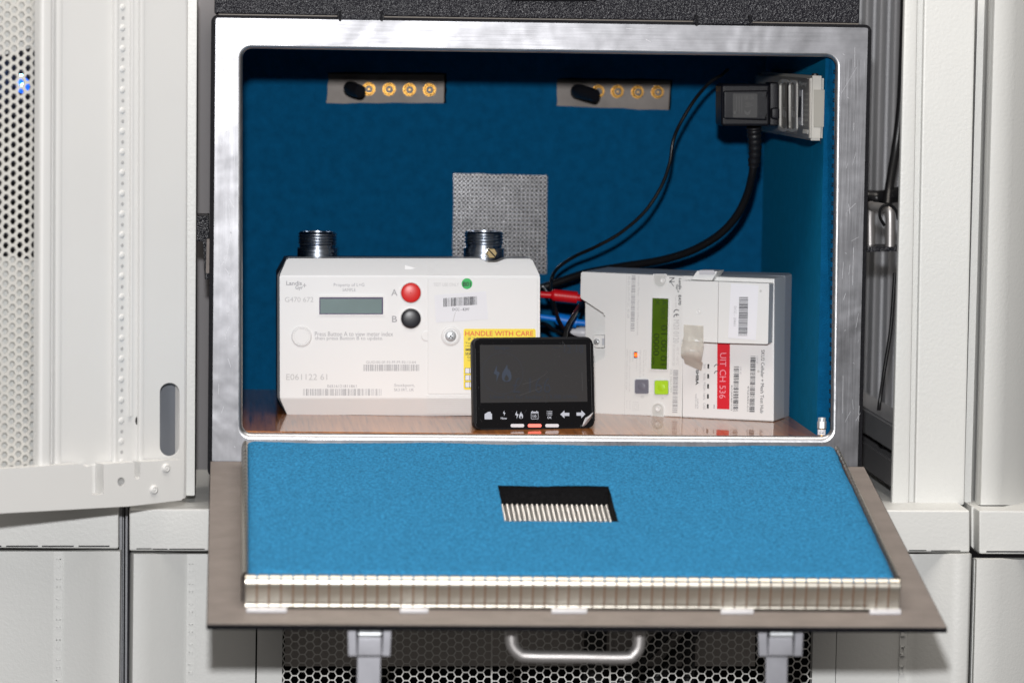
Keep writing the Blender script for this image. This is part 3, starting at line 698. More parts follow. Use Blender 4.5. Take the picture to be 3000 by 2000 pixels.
# ---- electricity meter
th = math.radians(22.5); eo = UZ(1743, 1209.5)
EP = PL(eo, (math.cos(th), -math.sin(th), 0)); el = thing('electricity_meter', tuple(eo+EP.ux*.08-EP.n*.02), 'white electricity meter on its side with green display, lime button and red label', 'electricity meter')
solid('meter_cover', EP, roundpoly([(40, 85), (1022, 122), (1005, 1478), (50, 1433), (48, 1020), (268, 905), (268, 490), (34, 335)], [12, 0, 0, 10, 12, 16, 22, 12]), -.019, 0, elw, el, conv=e1, bev=.0012)
solid('meter_base', EP, [(82, 74), (1050, 112), (1032, 1466), (82, 1424)], -.086, -.0192, elg, el, conv=e1, bev=.002)
solid('lower_housing', EP, [(78, 370), (300, 500), (300, 1000), (78, 1040)], -.021, -.0155, mat('housing_shaded_white', (.72, .72, .71), .4), el, conv=e1, bev=.0008)  # slightly greyer than the cover; the recess's shade is put into its colour
solid('screw_tab', EP, [(158, 690), (262, 690), (262, 812), (190, 812), (160, 800)], -.0154, -.0085, elw, el, conv=e1, bev=.0008)
disc('screw', 190, 755, 30, screwm, el, P=EP, w0=-.0085, conv=e1, k=.30622, prof=[(0, 1), (.0012, .95), (.0018, .7), (.002, .01)], n=24)
flat('screw_slot', EP, [line(176, 742, 204, 768, 6), line(203, 741, 177, 769, 6)], darkg, el, w=-.0063, conv=e1)
solid('tab_slot', EP, rect(240, 722, 262, 786), -.0084, -.0081, elg, el, conv=e1)
hub = solid('communications_hub', EP, [(62, 120), (945, 150), (938, 1520), (60, 1479)], -.038, .0006, elw, el, conv=e2, bev=.0014)
solid('hub_back', EP, [(122, 100), (1046, 122), (1026, 1492), (120, 1458)], -.082, -.0382, elg, el, conv=e2, bev=.0016)
solid('upper_block', EP, roundpoly([(64, 170), (406, 180), (399, 763), (58, 745)], [12, 3, 3, 12]), .0008, .0165, elw, el, conv=e2, bev=.0014)
solid('upper_block', EP, roundpoly([(410, 181), (894, 198), (882, 777), (403, 764)], [3, 12, 12, 3]), .0008, .0172, elw, el, conv=e2, bev=.0014)
solid('top_clip', EP, [(140, 162), (203, 74), (398, 80), (345, 170)], -.012, .012, elw, el, conv=e2, bev=.0008)
solid('clip_pad', EP, rect(222, 70, 366, 112, 8), .0121, .014, clip_w, el, conv=e2, bev=.0006)
ET = lambda s, b, m, w=.0004, conv=e1, **k: text(s, EP, b, m, el, conv=conv, w=w, rot=1, lean=.02, **k)
EB = lambda b, m, w=.0004, conv=e1, **k: barcode(EP, b, m, el, conv=conv, w=w, rot=1, lean=.022, **k)
flat('cover_seam', EP, [line(475, 102, 455, 1450, 2.5)], inkp, el, w=.0003, conv=e1)
EB((524, 122, 562, 650), inkm, n=46, seed=12); ET('Sample Meter - Not for billing purposes', (580, 125, 602, 690), inkl); ET('30-EB-5A-FF-FF-5C-90-68', (488, 125, 512, 525), inkl)
ET('Landis', (976, 148, 1002, 256), inkd, bold=.02); ET('Gyr', (945, 205, 970, 262), inkd, bold=.02); ET('+', (960, 262, 980, 284), inkd)
ET('E470', (972, 308, 998, 402), inkd, bold=.02); ET('Type 5424', (936, 308, 958, 428), inkl); ET('M20 0120', (925, 545, 980, 765), inkl); ET('-25°C +55°C', (955, 800, 978, 975), inkl); ET('0120/SGS0120', (918, 780, 942, 980), inkl)
ET('20L3464790', (890, 1010, 915, 1235), inkp); EB((922, 1022, 970, 1430), inkm, n=34, seed=14)
def ce(cx, cy, r):
    arcs = []
    for oy, mid in ((cy, False), (cy+r*1.45, True)):
        n = 12; po = [(cx-r*math.sin(math.radians(t)), oy-r*math.cos(math.radians(t))) for t in [35+i*0 for i in range(0)]]
        o_, i_ = [], []
        for i in range(n+1):
            t = math.radians(200+i*140/n); o_.append((cx+r*math.cos(t-math.pi/2+1.22), oy+r*math.sin(t-math.pi/2+1.22))); i_.append((cx+.76*r*math.cos(t-math.pi/2+1.22), oy+.76*r*math.sin(t-math.pi/2+1.22)))
        for i in range(n): arcs.append([o_[i], o_[i+1], i_[i+1], i_[i]])
        if mid: arcs.append(line(cx, oy-r, cx, oy-r*.2, r*.2))
    return arcs
flat('conformity_mark', EP, ce(955, 474, 30), inkd, el, w=.0004, conv=e1)
ET('1000 imp/kWh Cl.1/C1.B', (596, 835, 616, 1092), inkl); ET('Landis+Gyr Ltd', (655, 832, 668, 980), inkp); ET('Peterborough PE4 6RE, UK', (634, 835, 648, 1080), inkp)
ET('1000 imp/kVArh Cl.2', (565, 910, 578, 1035), inkp); ET('230V 50Hz', (530, 832, 545, 945), inkp); ET('0.25-5(100)A  1ph2w aCLC(CLOSE),UPS', (500, 830, 516, 1232), inkp); ET('EN50470-3  EN62053-23  IEC62052  IEC62054', (474, 825, 490, 1215), inkp)
ET('B', (612, 1270, 642, 1292), inkl); ET('A', (806, 1282, 832, 1304), inkl)
holed('display_frame', EP, [e1(*p) for p in roundpoly([(708, 322), (886, 328), (872, 1030), (692, 1024)], 14)], [[e1(*p) for p in roundpoly([(722, 336), (876, 342), (862, 1020), (708, 1014)], 5)]], .0001, .0016, elw, el)
solid('display', EP, [(720, 334), (886, 340), (866, 1024), (706, 1018)], .0001, .0005, lcdd, el, conv=e1)
ET('0000', (735, 676, 790, 884), lcdseg, w=.0007, bold=-.01); ET('01.00 01', (808, 595, 862, 975), lcdseg, w=.0007, bold=-.012); ET("A'oct", (812, 352, 862, 540), lcdseg, w=.0007, bold=-.02); ET('kWh', (724, 905, 742, 975), lcdseg, w=.0007)
flat('display_cross', EP, [line(752, 350, 792, 400, 4), line(792, 350, 752, 402, 4)], lcdseg, el, w=.0007, conv=e1)
def sqbutton(x0, y0, x1, y1, m):
    solid('button_surround', EP, rect(x0-5, y0-5, x1+5, y1+5, 14), .0001, .0010, elg, el, conv=e1)
    solid('push_button', EP, rect(x0, y0, x1, y1, 12), .0010, .0022, m, el, conv=e1, bev=.0006)
    cx, cy = (x0+x1)/2, (y0+y1)/2; disc('button_dimple', cx, cy, 38, m, el, P=EP, w0=.0021, conv=e1, k=.30622, prof=[(0, 1), (.0003, .85), (.0001, .3), (.0003, .08), (.0003, .01)])
sqbutton(556, 1116, 682, 1247, greyb); sqbutton(744, 1125, 872, 1256, limeb)
def recess(pts, hole_c):
    holed('screw_recess', EP, [e1(*p) for p in pts], [[e1(*p) for p in circ(hole_c[0], hole_c[1], 26)]], .0001, .0010, elg, el)
def arch(x0, x1, ya, yb, up): 
    r = (x1-x0)/2; c = (x0+x1)/2; yy = yb-r if up else ya+r; a = [(c+r*math.cos(t), yy+r*math.sin(t)) for t in [i*math.pi/14 for i in range(15)]] if up else [(c-r*math.cos(t), yy-r*math.sin(t)) for t in [i*math.pi/14 for i in range(15)]]
    return ([(x0, ya), (x1, ya)]+a) if up else ([(x1, yb), (x0, yb)]+a)
inr, outr = arch(738, 850, 112, 226, True), arch(730, 858, 106, 236, True)
elr = mat('meter_recess', (.58, .58, .56), .4)
holed('screw_recess', EP, [e1(*p) for p in arch(728, 860, 106, 240, True)], [[e1(*p) for p in arch(738, 850, 114, 228, True)]], .0001, .0011, elw, el)
solid('recess_floor', EP, arch(736, 852, 112, 230, True), .00005, .0003, elr, el, conv=e1)
disc('screw', 822, 168, 26, elw, el, P=EP, w0=.0003, conv=e1, k=.30622, prof=[(0, 1), (.001, .9), (.0012, .5), (.0008, .3), (.0008, .01)], n=24)
holed('screw_recess', EP, [e1(*p) for p in arch(710, 834, 1335, 1472, False)], [[e1(*p) for p in arch(720, 825, 1346, 1466, False)]], .0001, .0011, elw, el)
solid('recess_floor', EP, arch(718, 827, 1344, 1468, False), .00005, .0003, elr, el, conv=e1)
disc('screw', 778, 1392, 28, elw, el, P=EP, w0=.0003, conv=e1, k=.30622, prof=[(0, 1), (.001, .9), (.0012, .5), (.0008, .3), (.0008, .01)], n=24)
solid('led_window', EP, rect(546, 850, 577, 908, 6), .0001, .0006, inkk, el, conv=e1); solid('pulse_light', EP, rect(551, 862, 575, 896, 6), .0006, .0010, redled, el, conv=e1)
flat('circuit_symbol', EP, [line(470, 1318, 486, 1318, 2), line(478, 1318, 478, 1392, 2), line(498, 1318, 518, 1318, 2), line(508, 1318, 508, 1400, 2), line(535, 1330, 590, 1330, 2), line(535, 1345, 590, 1345, 2), line(535, 1345, 535, 1408, 2), line(590, 1345, 590, 1408, 2), line(535, 1408, 590, 1408, 2), line(548, 1360, 576, 1360, 2), line(548, 1396, 576, 1396, 2), line(548, 1360, 548, 1396, 2), line(576, 1360, 576, 1396, 2)], inkl, el, w=.0004, conv=e1)
text('N', EP, (884, 140, 936, 182), inkd, el, conv=e1, w=.0004, rot=1); flat('pen_tick', EP, [line(884, 186, 898, 182, 5), line(896, 182, 928, 224, 5)], inkd, el, w=.0004, conv=e1)
# hub print
WH = .0011
flat('hub_label', EP, [[(66, 772), (930, 782), (924, 1505), (66, 1466)]], mat('hub_label_film', (.80, .80, .80), .3), el, w=.0009, conv=e2)
flat('red_label', EP, [[(397, 766), (518, 768), (513, 1400), (394, 1396)]], redlab, el, w=.0012, conv=e2)
H = dict(w=.0014, conv=e2)
ET('UIT CH 536', (424, 860, 484, 1296), labtxt, **H); ET('SKU2 Cellular + Mesh Test Hub', (818, 832, 850, 1435), inkd, **H)
ET('SHIBA', (192, 1022, 220, 1166), inkk, bold=.03, **H); ET('SW', (262, 968, 286, 1010), inkm, **H); ET('WAN', (262, 1054, 286, 1118), inkm, **H); ET('MESH', (262, 1142, 286, 1222), inkm, **H); ET('HAN', (260, 1244, 284, 1306), inkm, **H); ET('GAS', (260, 1338, 284, 1398), inkm, **H)
ET('MADE IN CHINA', (185, 1252, 200, 1390), inkm, **H); ET('0168160W', (204, 1298, 218, 1395), inkm, **H); ET('CHF ID', (772, 890, 786, 965), inkm, **H); ET('GPF ID', (614, 990, 628, 1064), inkm, **H)
ET('90-73-5A-00-90-01-1C-C3', (686, 1178, 700, 1420), inkd, **H); ET('90-73-5A-FF-90-01-1C-C3', (530, 1170, 543, 1410), inkd, **H)
EB((715, 892, 764, 1424), inkd, conv=e2, n=46, w=.0014, seed=21); EB((556, 990, 605, 1414), inkd, conv=e2, n=38, w=.0014, seed=22)
for y in (968, 1063, 1158, 1254, 1350): flat('indicator_slot', EP, [rect(302-(y-968)*.013, y, 319-(y-968)*.013, y+42)], inkk, el, w=.0014, conv=e2)
flat('conformity_mark', EP, ce(392, 994, 26)[:12]+ce(392, 1020, 26)[12:24], inkd, el, w=.0014, conv=e2); flat('print_dash', EP, [line(366, 1355, 366, 1392, 5)], inkd, el, w=.0014, conv=e2)
flat('inventory_sticker', EP, [[(528, 196), (793, 216), (765, 738), (500, 716)]], paper, el, w=.0175, conv=e2)
EB((606, 328, 692, 696), inkd, conv=e2, n=44, w=.0178, seed=30); ET('DCC - 20661', (556, 415, 580, 602), inkm, w=.0178, conv=e2)
disc('mould_mark', 812, 269, 12, elr, el, P=EP, w0=.0172, conv=e2, k=.30612, prof=[(0, 1), (.0003, .9), (.0003, .01)]); disc('mould_mark', 220, 465, 26, elw, el, P=EP, w0=.0165, conv=e2, k=.30612, prof=[(0, 1), (.0004, .9), (.0001, .7), (.0001, .5), (.0005, .35), (.0005, .01)])
disc('mould_mark', 790, 1036, 12, elr, el, P=EP, w0=.0012, conv=e2, k=.30612, prof=[(0, 1), (.0003, .9), (.0003, .01)])
# clear tape curling down from the upper block
bm = bmesh.new(); rows = [([(75, 590), (265, 602)], .0168), ([(74, 700), (264, 712)], .0168), ([(62, 752), (266, 768)], .0172), ([(50, 800), (266, 800)], .022), ([(48, 850), (256, 860)], .024), ([(52, 893), (244, 945)], .018), ([(76, 915), (258, 950)], .012), ([(84, 955), (250, 1000)], .008), ([(92, 965), (242, 1032)], .005)]
g = []
for (a_, b_), w_ in rows: g.append([bm.verts.new(EP.at(*e2(a_[0]+(b_[0]-a_[0])*t/6, a_[1]+(b_[1]-a_[1])*t/6), w_+.0012*math.sin(t*1.1))) if w_ > .0169 else bm.verts.new(EP.at(*e2(a_[0]+(b_[0]-a_[0])*t/6, a_[1]+(b_[1]-a_[1])*t/6), w_)) for t in range(7)])
for a_, b_ in zip(g, g[1:]):
    for k in range(6): bm.faces.new((a_[k], a_[k+1], b_[k+1], b_[k]))
bmesh.ops.solidify(bm, geom=list(bm.faces), thickness=.0002)
mk('peeling_tape', bm, tapem, el, smooth=70)
# ---- in-home display
io = UZ(1395, 1260); ia = math.radians(15); ti = math.radians(7)
iux = Vector((math.cos(ia), math.sin(ia), 0)); inr_ = Vector((-math.sin(ia), math.cos(ia), 0))
IP = PL(io, iux, inr_*math.sin(ti)+Vector((0, 0, math.cos(ti))))
ihd = thing('energy_display', tuple(io+iux*.05), 'small black energy display with scratched screen standing in front of the white meters', 'energy display')
solid('case', IP, roundpoly([(64, 142), (1802, 128), (1829, 1438), (86, 1466)], 105, 8), -.0055, 0, shell, ihd, conv=zi, bev=.0016, seg=3)
solid('glass_front', IP, roundpoly([(106, 168), (1786, 160), (1810, 1424), (124, 1440)], 62, 8), .0001, .0007, glass, ihd, conv=zi, bev=.0003)
solid('rear_body', IP, [(1415, 1020), (1715, 1018), (1712, 1235), (1415, 1235)], -.016, -.0056, shell, ihd, bev=.002)
solid('rear_stand', PL(IP.o, IP.ux, (0, 0, 1)), [(1480, 1100), (1660, 1100), (1660, 1256), (1480, 1256)], -.045, -.012, shell, ihd, bev=.002)
flat('screen', IP, [[(174, 246), (1700, 240), (1720, 1058), (186, 1076)]], screen, ihd, w=.0008, conv=zi)
IT = lambda s, b, m, w=.0010, **k: text(s, IP, b, m, ihd, conv=zi, w=w, **k)
IT('Budget', (398, 262, 606, 322), ghost); IT('12 10', (1385, 250, 1660, 360), ghost, bold=-.01); IT('((9))', (1225, 268, 1302, 304), ghost)
IT('£ 166', (655, 716, 1190, 932), ghost, bold=-.015); IT('Used so far today: 13.88 kWh', (322, 960, 1574, 1034), ghost)
def bolt(x0, y0, x1, y1):
    s = [(.55, 0), (0, .50), (.50, .62), (.42, 1), (1, .46), (.50, .36)]; return [(x0+a*(x1-x0), y0+b*(y1-y0)) for a, b in s]
def flame(x0, y0, x1, y1):
    o = [(.55, 0), (.60, .22), (.68, .32), (.74, .26), (.92, .46), (1, .68), (.95, .86), (.78, .97), (.5, 1), (.22, .97), (.05, .86), (0, .68), (.06, .48), (.28, .26), (.45, .10)]
    return [(x0+a*(x1-x0), y0+b*(y1-y0)) for a, b in o]
def tear(x0, y0, x1, y1):
    o = [(.45, 0), (.75, .25), (1, .6), (.9, .88), (.5, 1), (.1, .88), (0, .6), (.2, .3)]; return [(x0+a*(x1-x0), y0+b*(y1-y0)) for a, b in o]
flat('dim_icon', IP, [bolt(374, 530, 462, 775), flame(490, 525, 632, 776)], ghost2, ihd, w=.0010, conv=zi); flat('dim_icon', IP, [tear(528, 670, 590, 762)], screen, ihd, w=.0012, conv=zi)
n_ = 60; flat('dial_ring', IP, [[(500+295*math.cos(t), 650+298*math.sin(t)), (500+295*math.cos(t2), 650+298*math.sin(t2)), (500+292*math.cos(t2), 650+295*math.sin(t2)), (500+292*math.cos(t), 650+295*math.sin(t))] for t, t2 in [(2*math.pi*i/n_, 2*math.pi*(i+1)/n_) for i in range(n_)]], ghost2, ihd, w=.0010, conv=zi)
WI = .0009
flat('home_icon', IP, [[(244, 1236), (300, 1202), (312, 1210), (312, 1203), (330, 1203), (330, 1220), (350, 1236), (350, 1312), (244, 1312)]], icon, ihd, w=WI, conv=zi)
flat('now_icon', IP, [bolt(508, 1184, 542, 1264)], icon, ihd, w=WI, conv=zi); IT('Now', (476, 1280, 566, 1313), icon, w=WI, bold=.025)
flat('energy_icon', IP, [bolt(682, 1186, 730, 1306), flame(738, 1200, 796, 1304)], icon, ihd, w=WI, conv=zi); flat('energy_icon', IP, [tear(754, 1262, 782, 1300)], glass, ihd, w=WI+.0002, conv=zi)
flat('calendar_icon', IP, [[(910, 1202), (1016, 1202), (1016, 1222), (910, 1222)], rect(910, 1228, 916, 1308), rect(1010, 1228, 1016, 1308), rect(910, 1302, 1016, 1309), rect(910, 1226, 1016, 1230), rect(926, 1190, 938, 1212, 4), rect(986, 1190, 998, 1212, 4)], icon, ihd, w=WI, conv=zi); IT('10', (934, 1248, 988, 1286), icon, w=WI, bold=.02)
flat('list_icon', IP, [rect(1154, y, 1214, y+9) for y in (1194, 1217, 1240)]+[rect(1136, y, 1146, y+9) for y in (1194, 1217, 1240)], icon, ihd, w=WI, conv=zi); IT('OK', (1143, 1268, 1208, 1304), icon, w=WI, bold=.025)
flat('back_arrow', IP, [[(1330, 1240), (1390, 1184), (1390, 1218), (1460, 1218), (1460, 1263), (1390, 1263), (1390, 1297)]], icon, ihd, w=WI, conv=zi)
flat('forward_arrow', IP, [[(1690, 1236), (1632, 1180), (1632, 1214), (1563, 1214), (1563, 1260), (1632, 1260), (1632, 1296)]], icon, ihd, w=WI, conv=zi)
for x, m in ((618, iconb), (866, ledbar), (1116, iconb)): solid('light_bar', IP, rect(x, 1378, x+194, 1426, 22), .0007, .0011, m, ihd, conv=zi)
rs = random.Random(5); sc_ = []
for k in range(120):
    x, y = rs.uniform(130, 1780), rs.uniform(190, 1420); s = rs.choice((3, 4, 5, 6)); sc_.append([(x-s/2, y), (x, y-s/2), (x+s/2, y), (x, y+s/2)])
for k in range(46):
    x, y = rs.uniform(130, 1750), rs.uniform(190, 1400); a_ = rs.uniform(0, math.pi); l = rs.uniform(10, 60); sc_.append(line(x, y, x+l*math.cos(a_), y+l*math.sin(a_)*.8, rs.uniform(1, 2)))
for p in ([(745, 972), (860, 930), (980, 892), (1080, 850)], [(780, 812), (900, 780), (1010, 735), (1100, 680), (1150, 630)], [(1372, 210), (1390, 230), (1394, 262)], [(1640, 640), (1644, 760), (1650, 900)]):
    for a_, b_ in zip(p, p[1:]): sc_.append(line(*a_, *b_, 2.5))
flat('scratches', IP, sc_, scratchm, ihd, w=.00125, conv=zi, kind='stuff')
flat('edge_wear', IP, [line(1762, 215, 1790, 1300, 3), line(112, 300, 128, 1380, 2)], scratchm, ihd, w=.0012, conv=zi)
bm = bmesh.new(); ff = [[(1802, 1208), (1800, 1240)], [(1740, 1262), (1772, 1300)], [(1690, 1290), (1735, 1345)], [(1665, 1345), (1706, 1385)], [(1638, 1412), (1664, 1414)]]
g = [[bm.verts.new(IP.at(*zi(*a_), .0014+.0022*(i % 2))), bm.verts.new(IP.at(*zi((a_[0]+b_[0])/2, (a_[1]+b_[1])/2), .004)), bm.verts.new(IP.at(*zi(*b_), .0012))] for i, (a_, b_) in enumerate(ff)]
for a_, b_ in zip(g, g[1:]):
    for k in range(2): bm.faces.new((a_[k], a_[k+1], b_[k+1], b_[k]))
mk('peeling_film', bm, film, ihd, smooth=0)
# ---- coaxial adaptor at the front right corner
cb = UZ(*zx(748, 1098)); cx_ = Vector((0, 0, 1)); sx = .08929*(cb-CAM).length/F
co = thing('coaxial_adaptor', tuple(cb), 'tiny gold and steel coaxial adaptor standing in the front right corner of the box', 'adaptor')
bm = bmesh.new(); bm_lathe(bm, cb, cx_, [(0, 118*sx), (.0002, 122*sx), (50*sx, 122*sx), (60*sx, 118*sx)], 28); mk('gold_base', bm, gold, co)
bm = bmesh.new(); bm_lathe(bm, cb, cx_, [(60*sx, 124*sx), (62*sx, 130*sx), (232*sx, 130*sx), (236*sx, 124*sx)], 28); mk('label_sleeve', bm, paper, co)
bm = bmesh.new(); bm_lathe(bm, cb, cx_, [(236*sx, 120*sx), (262*sx, 120*sx)], 28); mk('gold_collar', bm, gold, co)
bm = bmesh.new(); bm_lathe(bm, cb, cx_, [(262*sx, 130*sx), (275*sx, 148*sx), (480*sx, 148*sx), (495*sx, 138*sx)], 6, a0=.15); mk('hex_nut', bm, screwm, co, smooth=20)
bm = bmesh.new(); bm_lathe(bm, cb, cx_, [(495*sx, 128*sx), (608*sx, 126*sx), (616*sx, 118*sx), (616*sx, 80*sx), (560*sx, 78*sx), (560*sx, 1*sx)], 28); mk('threaded_end', bm, screwm, co)
AP = PL(cb-Vector((0, 131*sx, 0))); text('CHZ', AP, (700, 893, 850, 928), inkd, co, conv=zx, w=.0003); text('50', AP, (672, 955, 840, 1008), inkd, co, conv=zx, w=.0003, bold=.02)
# ---- stub antennas screwed to the plates
def stub(pts, label, r=.0060):
    P_ = [U(*p) for p in pts]; o = thing('antenna_stub', tuple(P_[0]), label, 'antenna', 'rubber stub antennas on the connector plates')
    bm = bmesh.new(); bm_tube(bm, [P_[0], P_[0].lerp(P_[1], .5)], .0055, 16); mk('collar', bm, nickel2, o)
    bm = bmesh.new(); pp = catmull([P_[0].lerp(P_[1], .4)]+P_[1:], 6); bm_tube(bm, pp, lambda t: r*(.80+.35*math.sin(math.pi*min(t*.8, 1))), 20); mk('rubber_sleeve', bm, rubber, o, smooth=45)
stub([(1028, 263, .404), (1026, 258, .388), (1030, 260, .376), (1056, 268, .362)], 'black rubber stub antenna on the left connector plate')
stub([(1694, 270, .404), (1690, 268, .388), (1700, 268, .374), (1745, 280, .356)], 'black rubber stub antenna on the right connector plate')
# ---- power strip tester on the right wall
X0 = .5075; y0_, y1_ = .021, .36; zt_s = U(2373, 222, y0_).z; zb_s = U(2373, 412, y0_).z
ps = thing('power_strip', (XR, .18, zb_s), 'beige mains strip with ribbed sockets fixed high on the right felt wall', 'power strip')
box('housing', (X0+.003, y0_, zb_s), (XR-.0005, y1_, zt_s), greyp2, ps, bev=.0022)
box('face_plate', (X0, y0_+.004, zb_s+.0025), (X0+.0032, y1_-.004, zt_s-.0025), greyp, ps, bev=.001)
SP = PL((X0, y0_, zb_s), (0, -1, 0)); FP = PY(y0_)
solid('end_recess', FP, [(1748, 592), (1985, 592), (1990, 880), (1985, 1060), (1900, 1166), (1748, 1166)], .0001, .0006, mat('end_recess_plastic', (.30, .285, .25), .45), ps, conv=zp, bev=.0004)
solid('end_seam', FP, [(1868, 365), (1874, 365), (1874, 588), (1868, 588)], .0001, .0004, darkg, ps, conv=zp); solid('end_seam', FP, [(1856, 1172), (1862, 1172), (1856, 1420), (1850, 1420)], .0001, .0004, darkg, ps, conv=zp)
def oval(x0, y0, x1, y1, t):
    o = roundpoly([(x0, y0), (x1, y0), (x1, y1), (x0, y1)], min((x1-x0), (y1-y0))*.49, 8); i = roundpoly([(x0+t, y0+t*2), (x1-t, y0+t*2), (x1-t, y1-t*2), (x0+t, y1-t*2)], (x1-x0-2*t)*.49, 8)
    holed('socket_rib', SP, [zp(*p) for p in o], [[zp(*p) for p in i]], .0, .0018, greyp3, ps)
oval(1195, 430, 1362, 1235, 24); oval(1340, 440, 1482, 1240, 22)
for cx2 in (1292, 1424):
    flat('socket_mark', SP, [[(cx2-6, 520), (cx2+8, 520), (cx2+12, 650), (cx2, 820), (cx2-10, 650)], circ(cx2-8, 950, 22, 60, 14), circ(cx2+20, 970, 16, 55, 14), [(cx2-24, 880), (cx2+20, 880), (cx2+2, 850)]], greyp3, ps, w=.0006, conv=zp)
solid('inset_panel', SP, [(1500, 415), (1678, 425), (1672, 1330), (1494, 1305)], .0001, .0008, mat('strip_panel', (.16, .15, .14), .35), ps, conv=zp)
ST = lambda s, b, **k: text(s, SP, b, greyp3, ps, conv=zp, w=.0011, **k)
ST('Megger', (1524, 455, 1640, 575), bold=.02)
solid('window', SP, [(1518, 600), (1566, 596), (1562, 1138), (1502, 1130)], .0008, .0014, mat('strip_window', (.5, .5, .52), .1, spec=.8), ps, conv=zp); flat('window_slit', SP, [[(1522, 695), (1552, 695), (1546, 1015), (1500, 1015)]], inkk, ps, w=.0016, conv=zp)
for s, y in (('Protected', 650), ('Surge', 740), ('Phase', 820), ('mains', 900), ('LOAD', 975), ('max', 1055), ('V~', 1130)): ST(s, (1578, y-18, 1660, y+20))
solid('text_box', SP, [(1578, 1196), (1655, 1206), (1650, 1268), (1575, 1258)], .0008, .0013, greyp3, ps, conv=zp)
bm = bmesh.new(); bm_lathe(bm, Vector((XR-.007, y0_+.012, zt_s)), (0, 0, 1), [(-.001, .003), (.0015, .003), (.002, .002)], 12); mk('top_screw', bm, nickel2, ps)
# ---- mains plug
PYp = .16; plug = thing('mains_plug', tuple(U(2190, 370, PYp+.02)), 'black square mains plug pushed into the beige strip, with ribbed strain relief below', 'plug')
PP = PY(PYp)
solid('plug_body', PP, roundpoly([(330, 505), (1075, 505), (1075, 1150), (330, 1150)], 45, 4), -.045, -.004, plugm, plug, conv=zp, bev=.004, seg=3)
solid('plug_face', PP, [(368, 610), (1062, 600), (1005, 760), (985, 860), (1000, 950), (1040, 1062), (368, 1040)], -.006, .0, plugm, plug, conv=zp, bev=.0018)
solid('plug_neck', PP, [(1070, 480), (1215, 480), (1215, 1150), (1070, 1150)], -.043, -.010, plugm, plug, conv=zp, bev=.002)
solid('plug_foot', PP, [(1098, 870), (1225, 862), (1225, 1050), (1098, 1040)], -.010, -.003, plugm, plug, conv=zp, bev=.002)
solid('rating_plate', PP, rect(508, 652, 882, 1018, 20), -.0002, .0004, mat('plug_label_black', (.014, .013, .013), .5), plug, conv=zp)
mk_ink = mat('embossed_ink', (.045, .043, .042), .5)
text('UK 13A', PP, (690, 680, 830, 745), mk_ink, plug, conv=zp, w=.0006); text('250V~', PP, (700, 790, 820, 860), mk_ink, plug, conv=zp, w=.0006)
flat('plate_mark', PP, [rect(560+k*40, 690, 568+k*40, 960) for k in range(3)]+[[(680, 900), (730, 940), (780, 900), (770, 960), (730, 985), (690, 960)], circ(545, 940, 28, 28, 12)], mk_ink, plug, w=.0006, conv=zp)
rl = [U(2208, 372, PYp+.024), U(2210, 400, PYp+.026), U(2212, 440, PYp+.03), U(2208, 485, PYp+.036)]
bm = bmesh.new(); bm_tube(bm, catmull(rl, 8), lambda t: .0070-.0016*t+.0006*math.sin(t*44), 18); mk('strain_relief', bm, rubber, plug, smooth=50)
def dp(pts): return [(x*1.27551, y*1.27551, Y) for x, y, Y in pts]
def cable(name, pts, r, m, label, cat='cable', parent=None, group=None):
    bm = bmesh.new(); P_ = [U(*p) for p in pts]; bm_tube(bm, catmull(P_, 10), r, 12)
    if parent: return mk(name, bm, m, parent, smooth=60)
    return tag(mk(name, bm, m, None, loc=P_[0], smooth=60), label, cat, group)
cable('flex', dp([(1731, 372, .194), (1728, 400, .2), (1715, 450, .22), (1690, 498, .235), (1650, 540, .25), (1590, 575, .27), (1520, 597, .29), (1440, 610, .31), (1350, 626, .33), (1290, 645, .34), (1240, 662, .345), (1150, 690, .345)]), .0038, cablem, '', parent=plug)
cable('thin_black_cable', dp([(1672, 160, .27), (1655, 174, .265), (1628, 192, .26), (1594, 232, .25), (1562, 285, .245), (1546, 325, .24), (1538, 375, .24), (1518, 430, .245), (1480, 487, .25), (1425, 535, .26), (1370, 566, .27), (1318, 590, .29), (1282, 615, .30), (1267, 640, .31), (1266, 668, .29), (1270, 700, .27), (1280, 730, .25), (1296, 758, .23), (1322, 790, .21)]), .0017, cablem, 'thin black cable hanging from the top right and running down between the two meters')
cable('looped_black_cable', [(*zc_(200, 470), .32), (*zc_(225, 445), .31), (*zc_(290, 520), .29), (*zc_(350, 600), .27), (*zc_(430, 720), .25), (*zc_(480, 880), .24), (*zc_(520, 1050), .23), (*zc_(600, 1220), .22), (*zc_(680, 1340), .21), (*zc_(830, 1460), .20), (*zc_(1000, 1520), .19)], .0018, cablem, 'black cable crossing in front of the blue test plug behind the display')
cable('short_black_cable', [(*zc_(1160, 560), .30), (*zc_(1090, 660), .28), (*zc_(1040, 740), .26), (*zc_(960, 860), .23), (*zc_(870, 1010), .20), (*zc_(770, 1170), .185), (*zc_(710, 1300), .18), (*zc_(680, 1450), .175), (*zc_(670, 1600), .17)], .0022, cablem, 'short black cable slanting down from the left edge of the electricity meter')
cable('low_black_cable', [(*zc_(120, 1190), .30), (*zc_(230, 1195), .29), (*zc_(330, 1240), .28), (*zc_(450, 1330), .27), (*zc_(620, 1400), .26), (*zc_(800, 1440), .25)], .0020, cablem, 'black cable emerging low beside the right side of the gas meter')
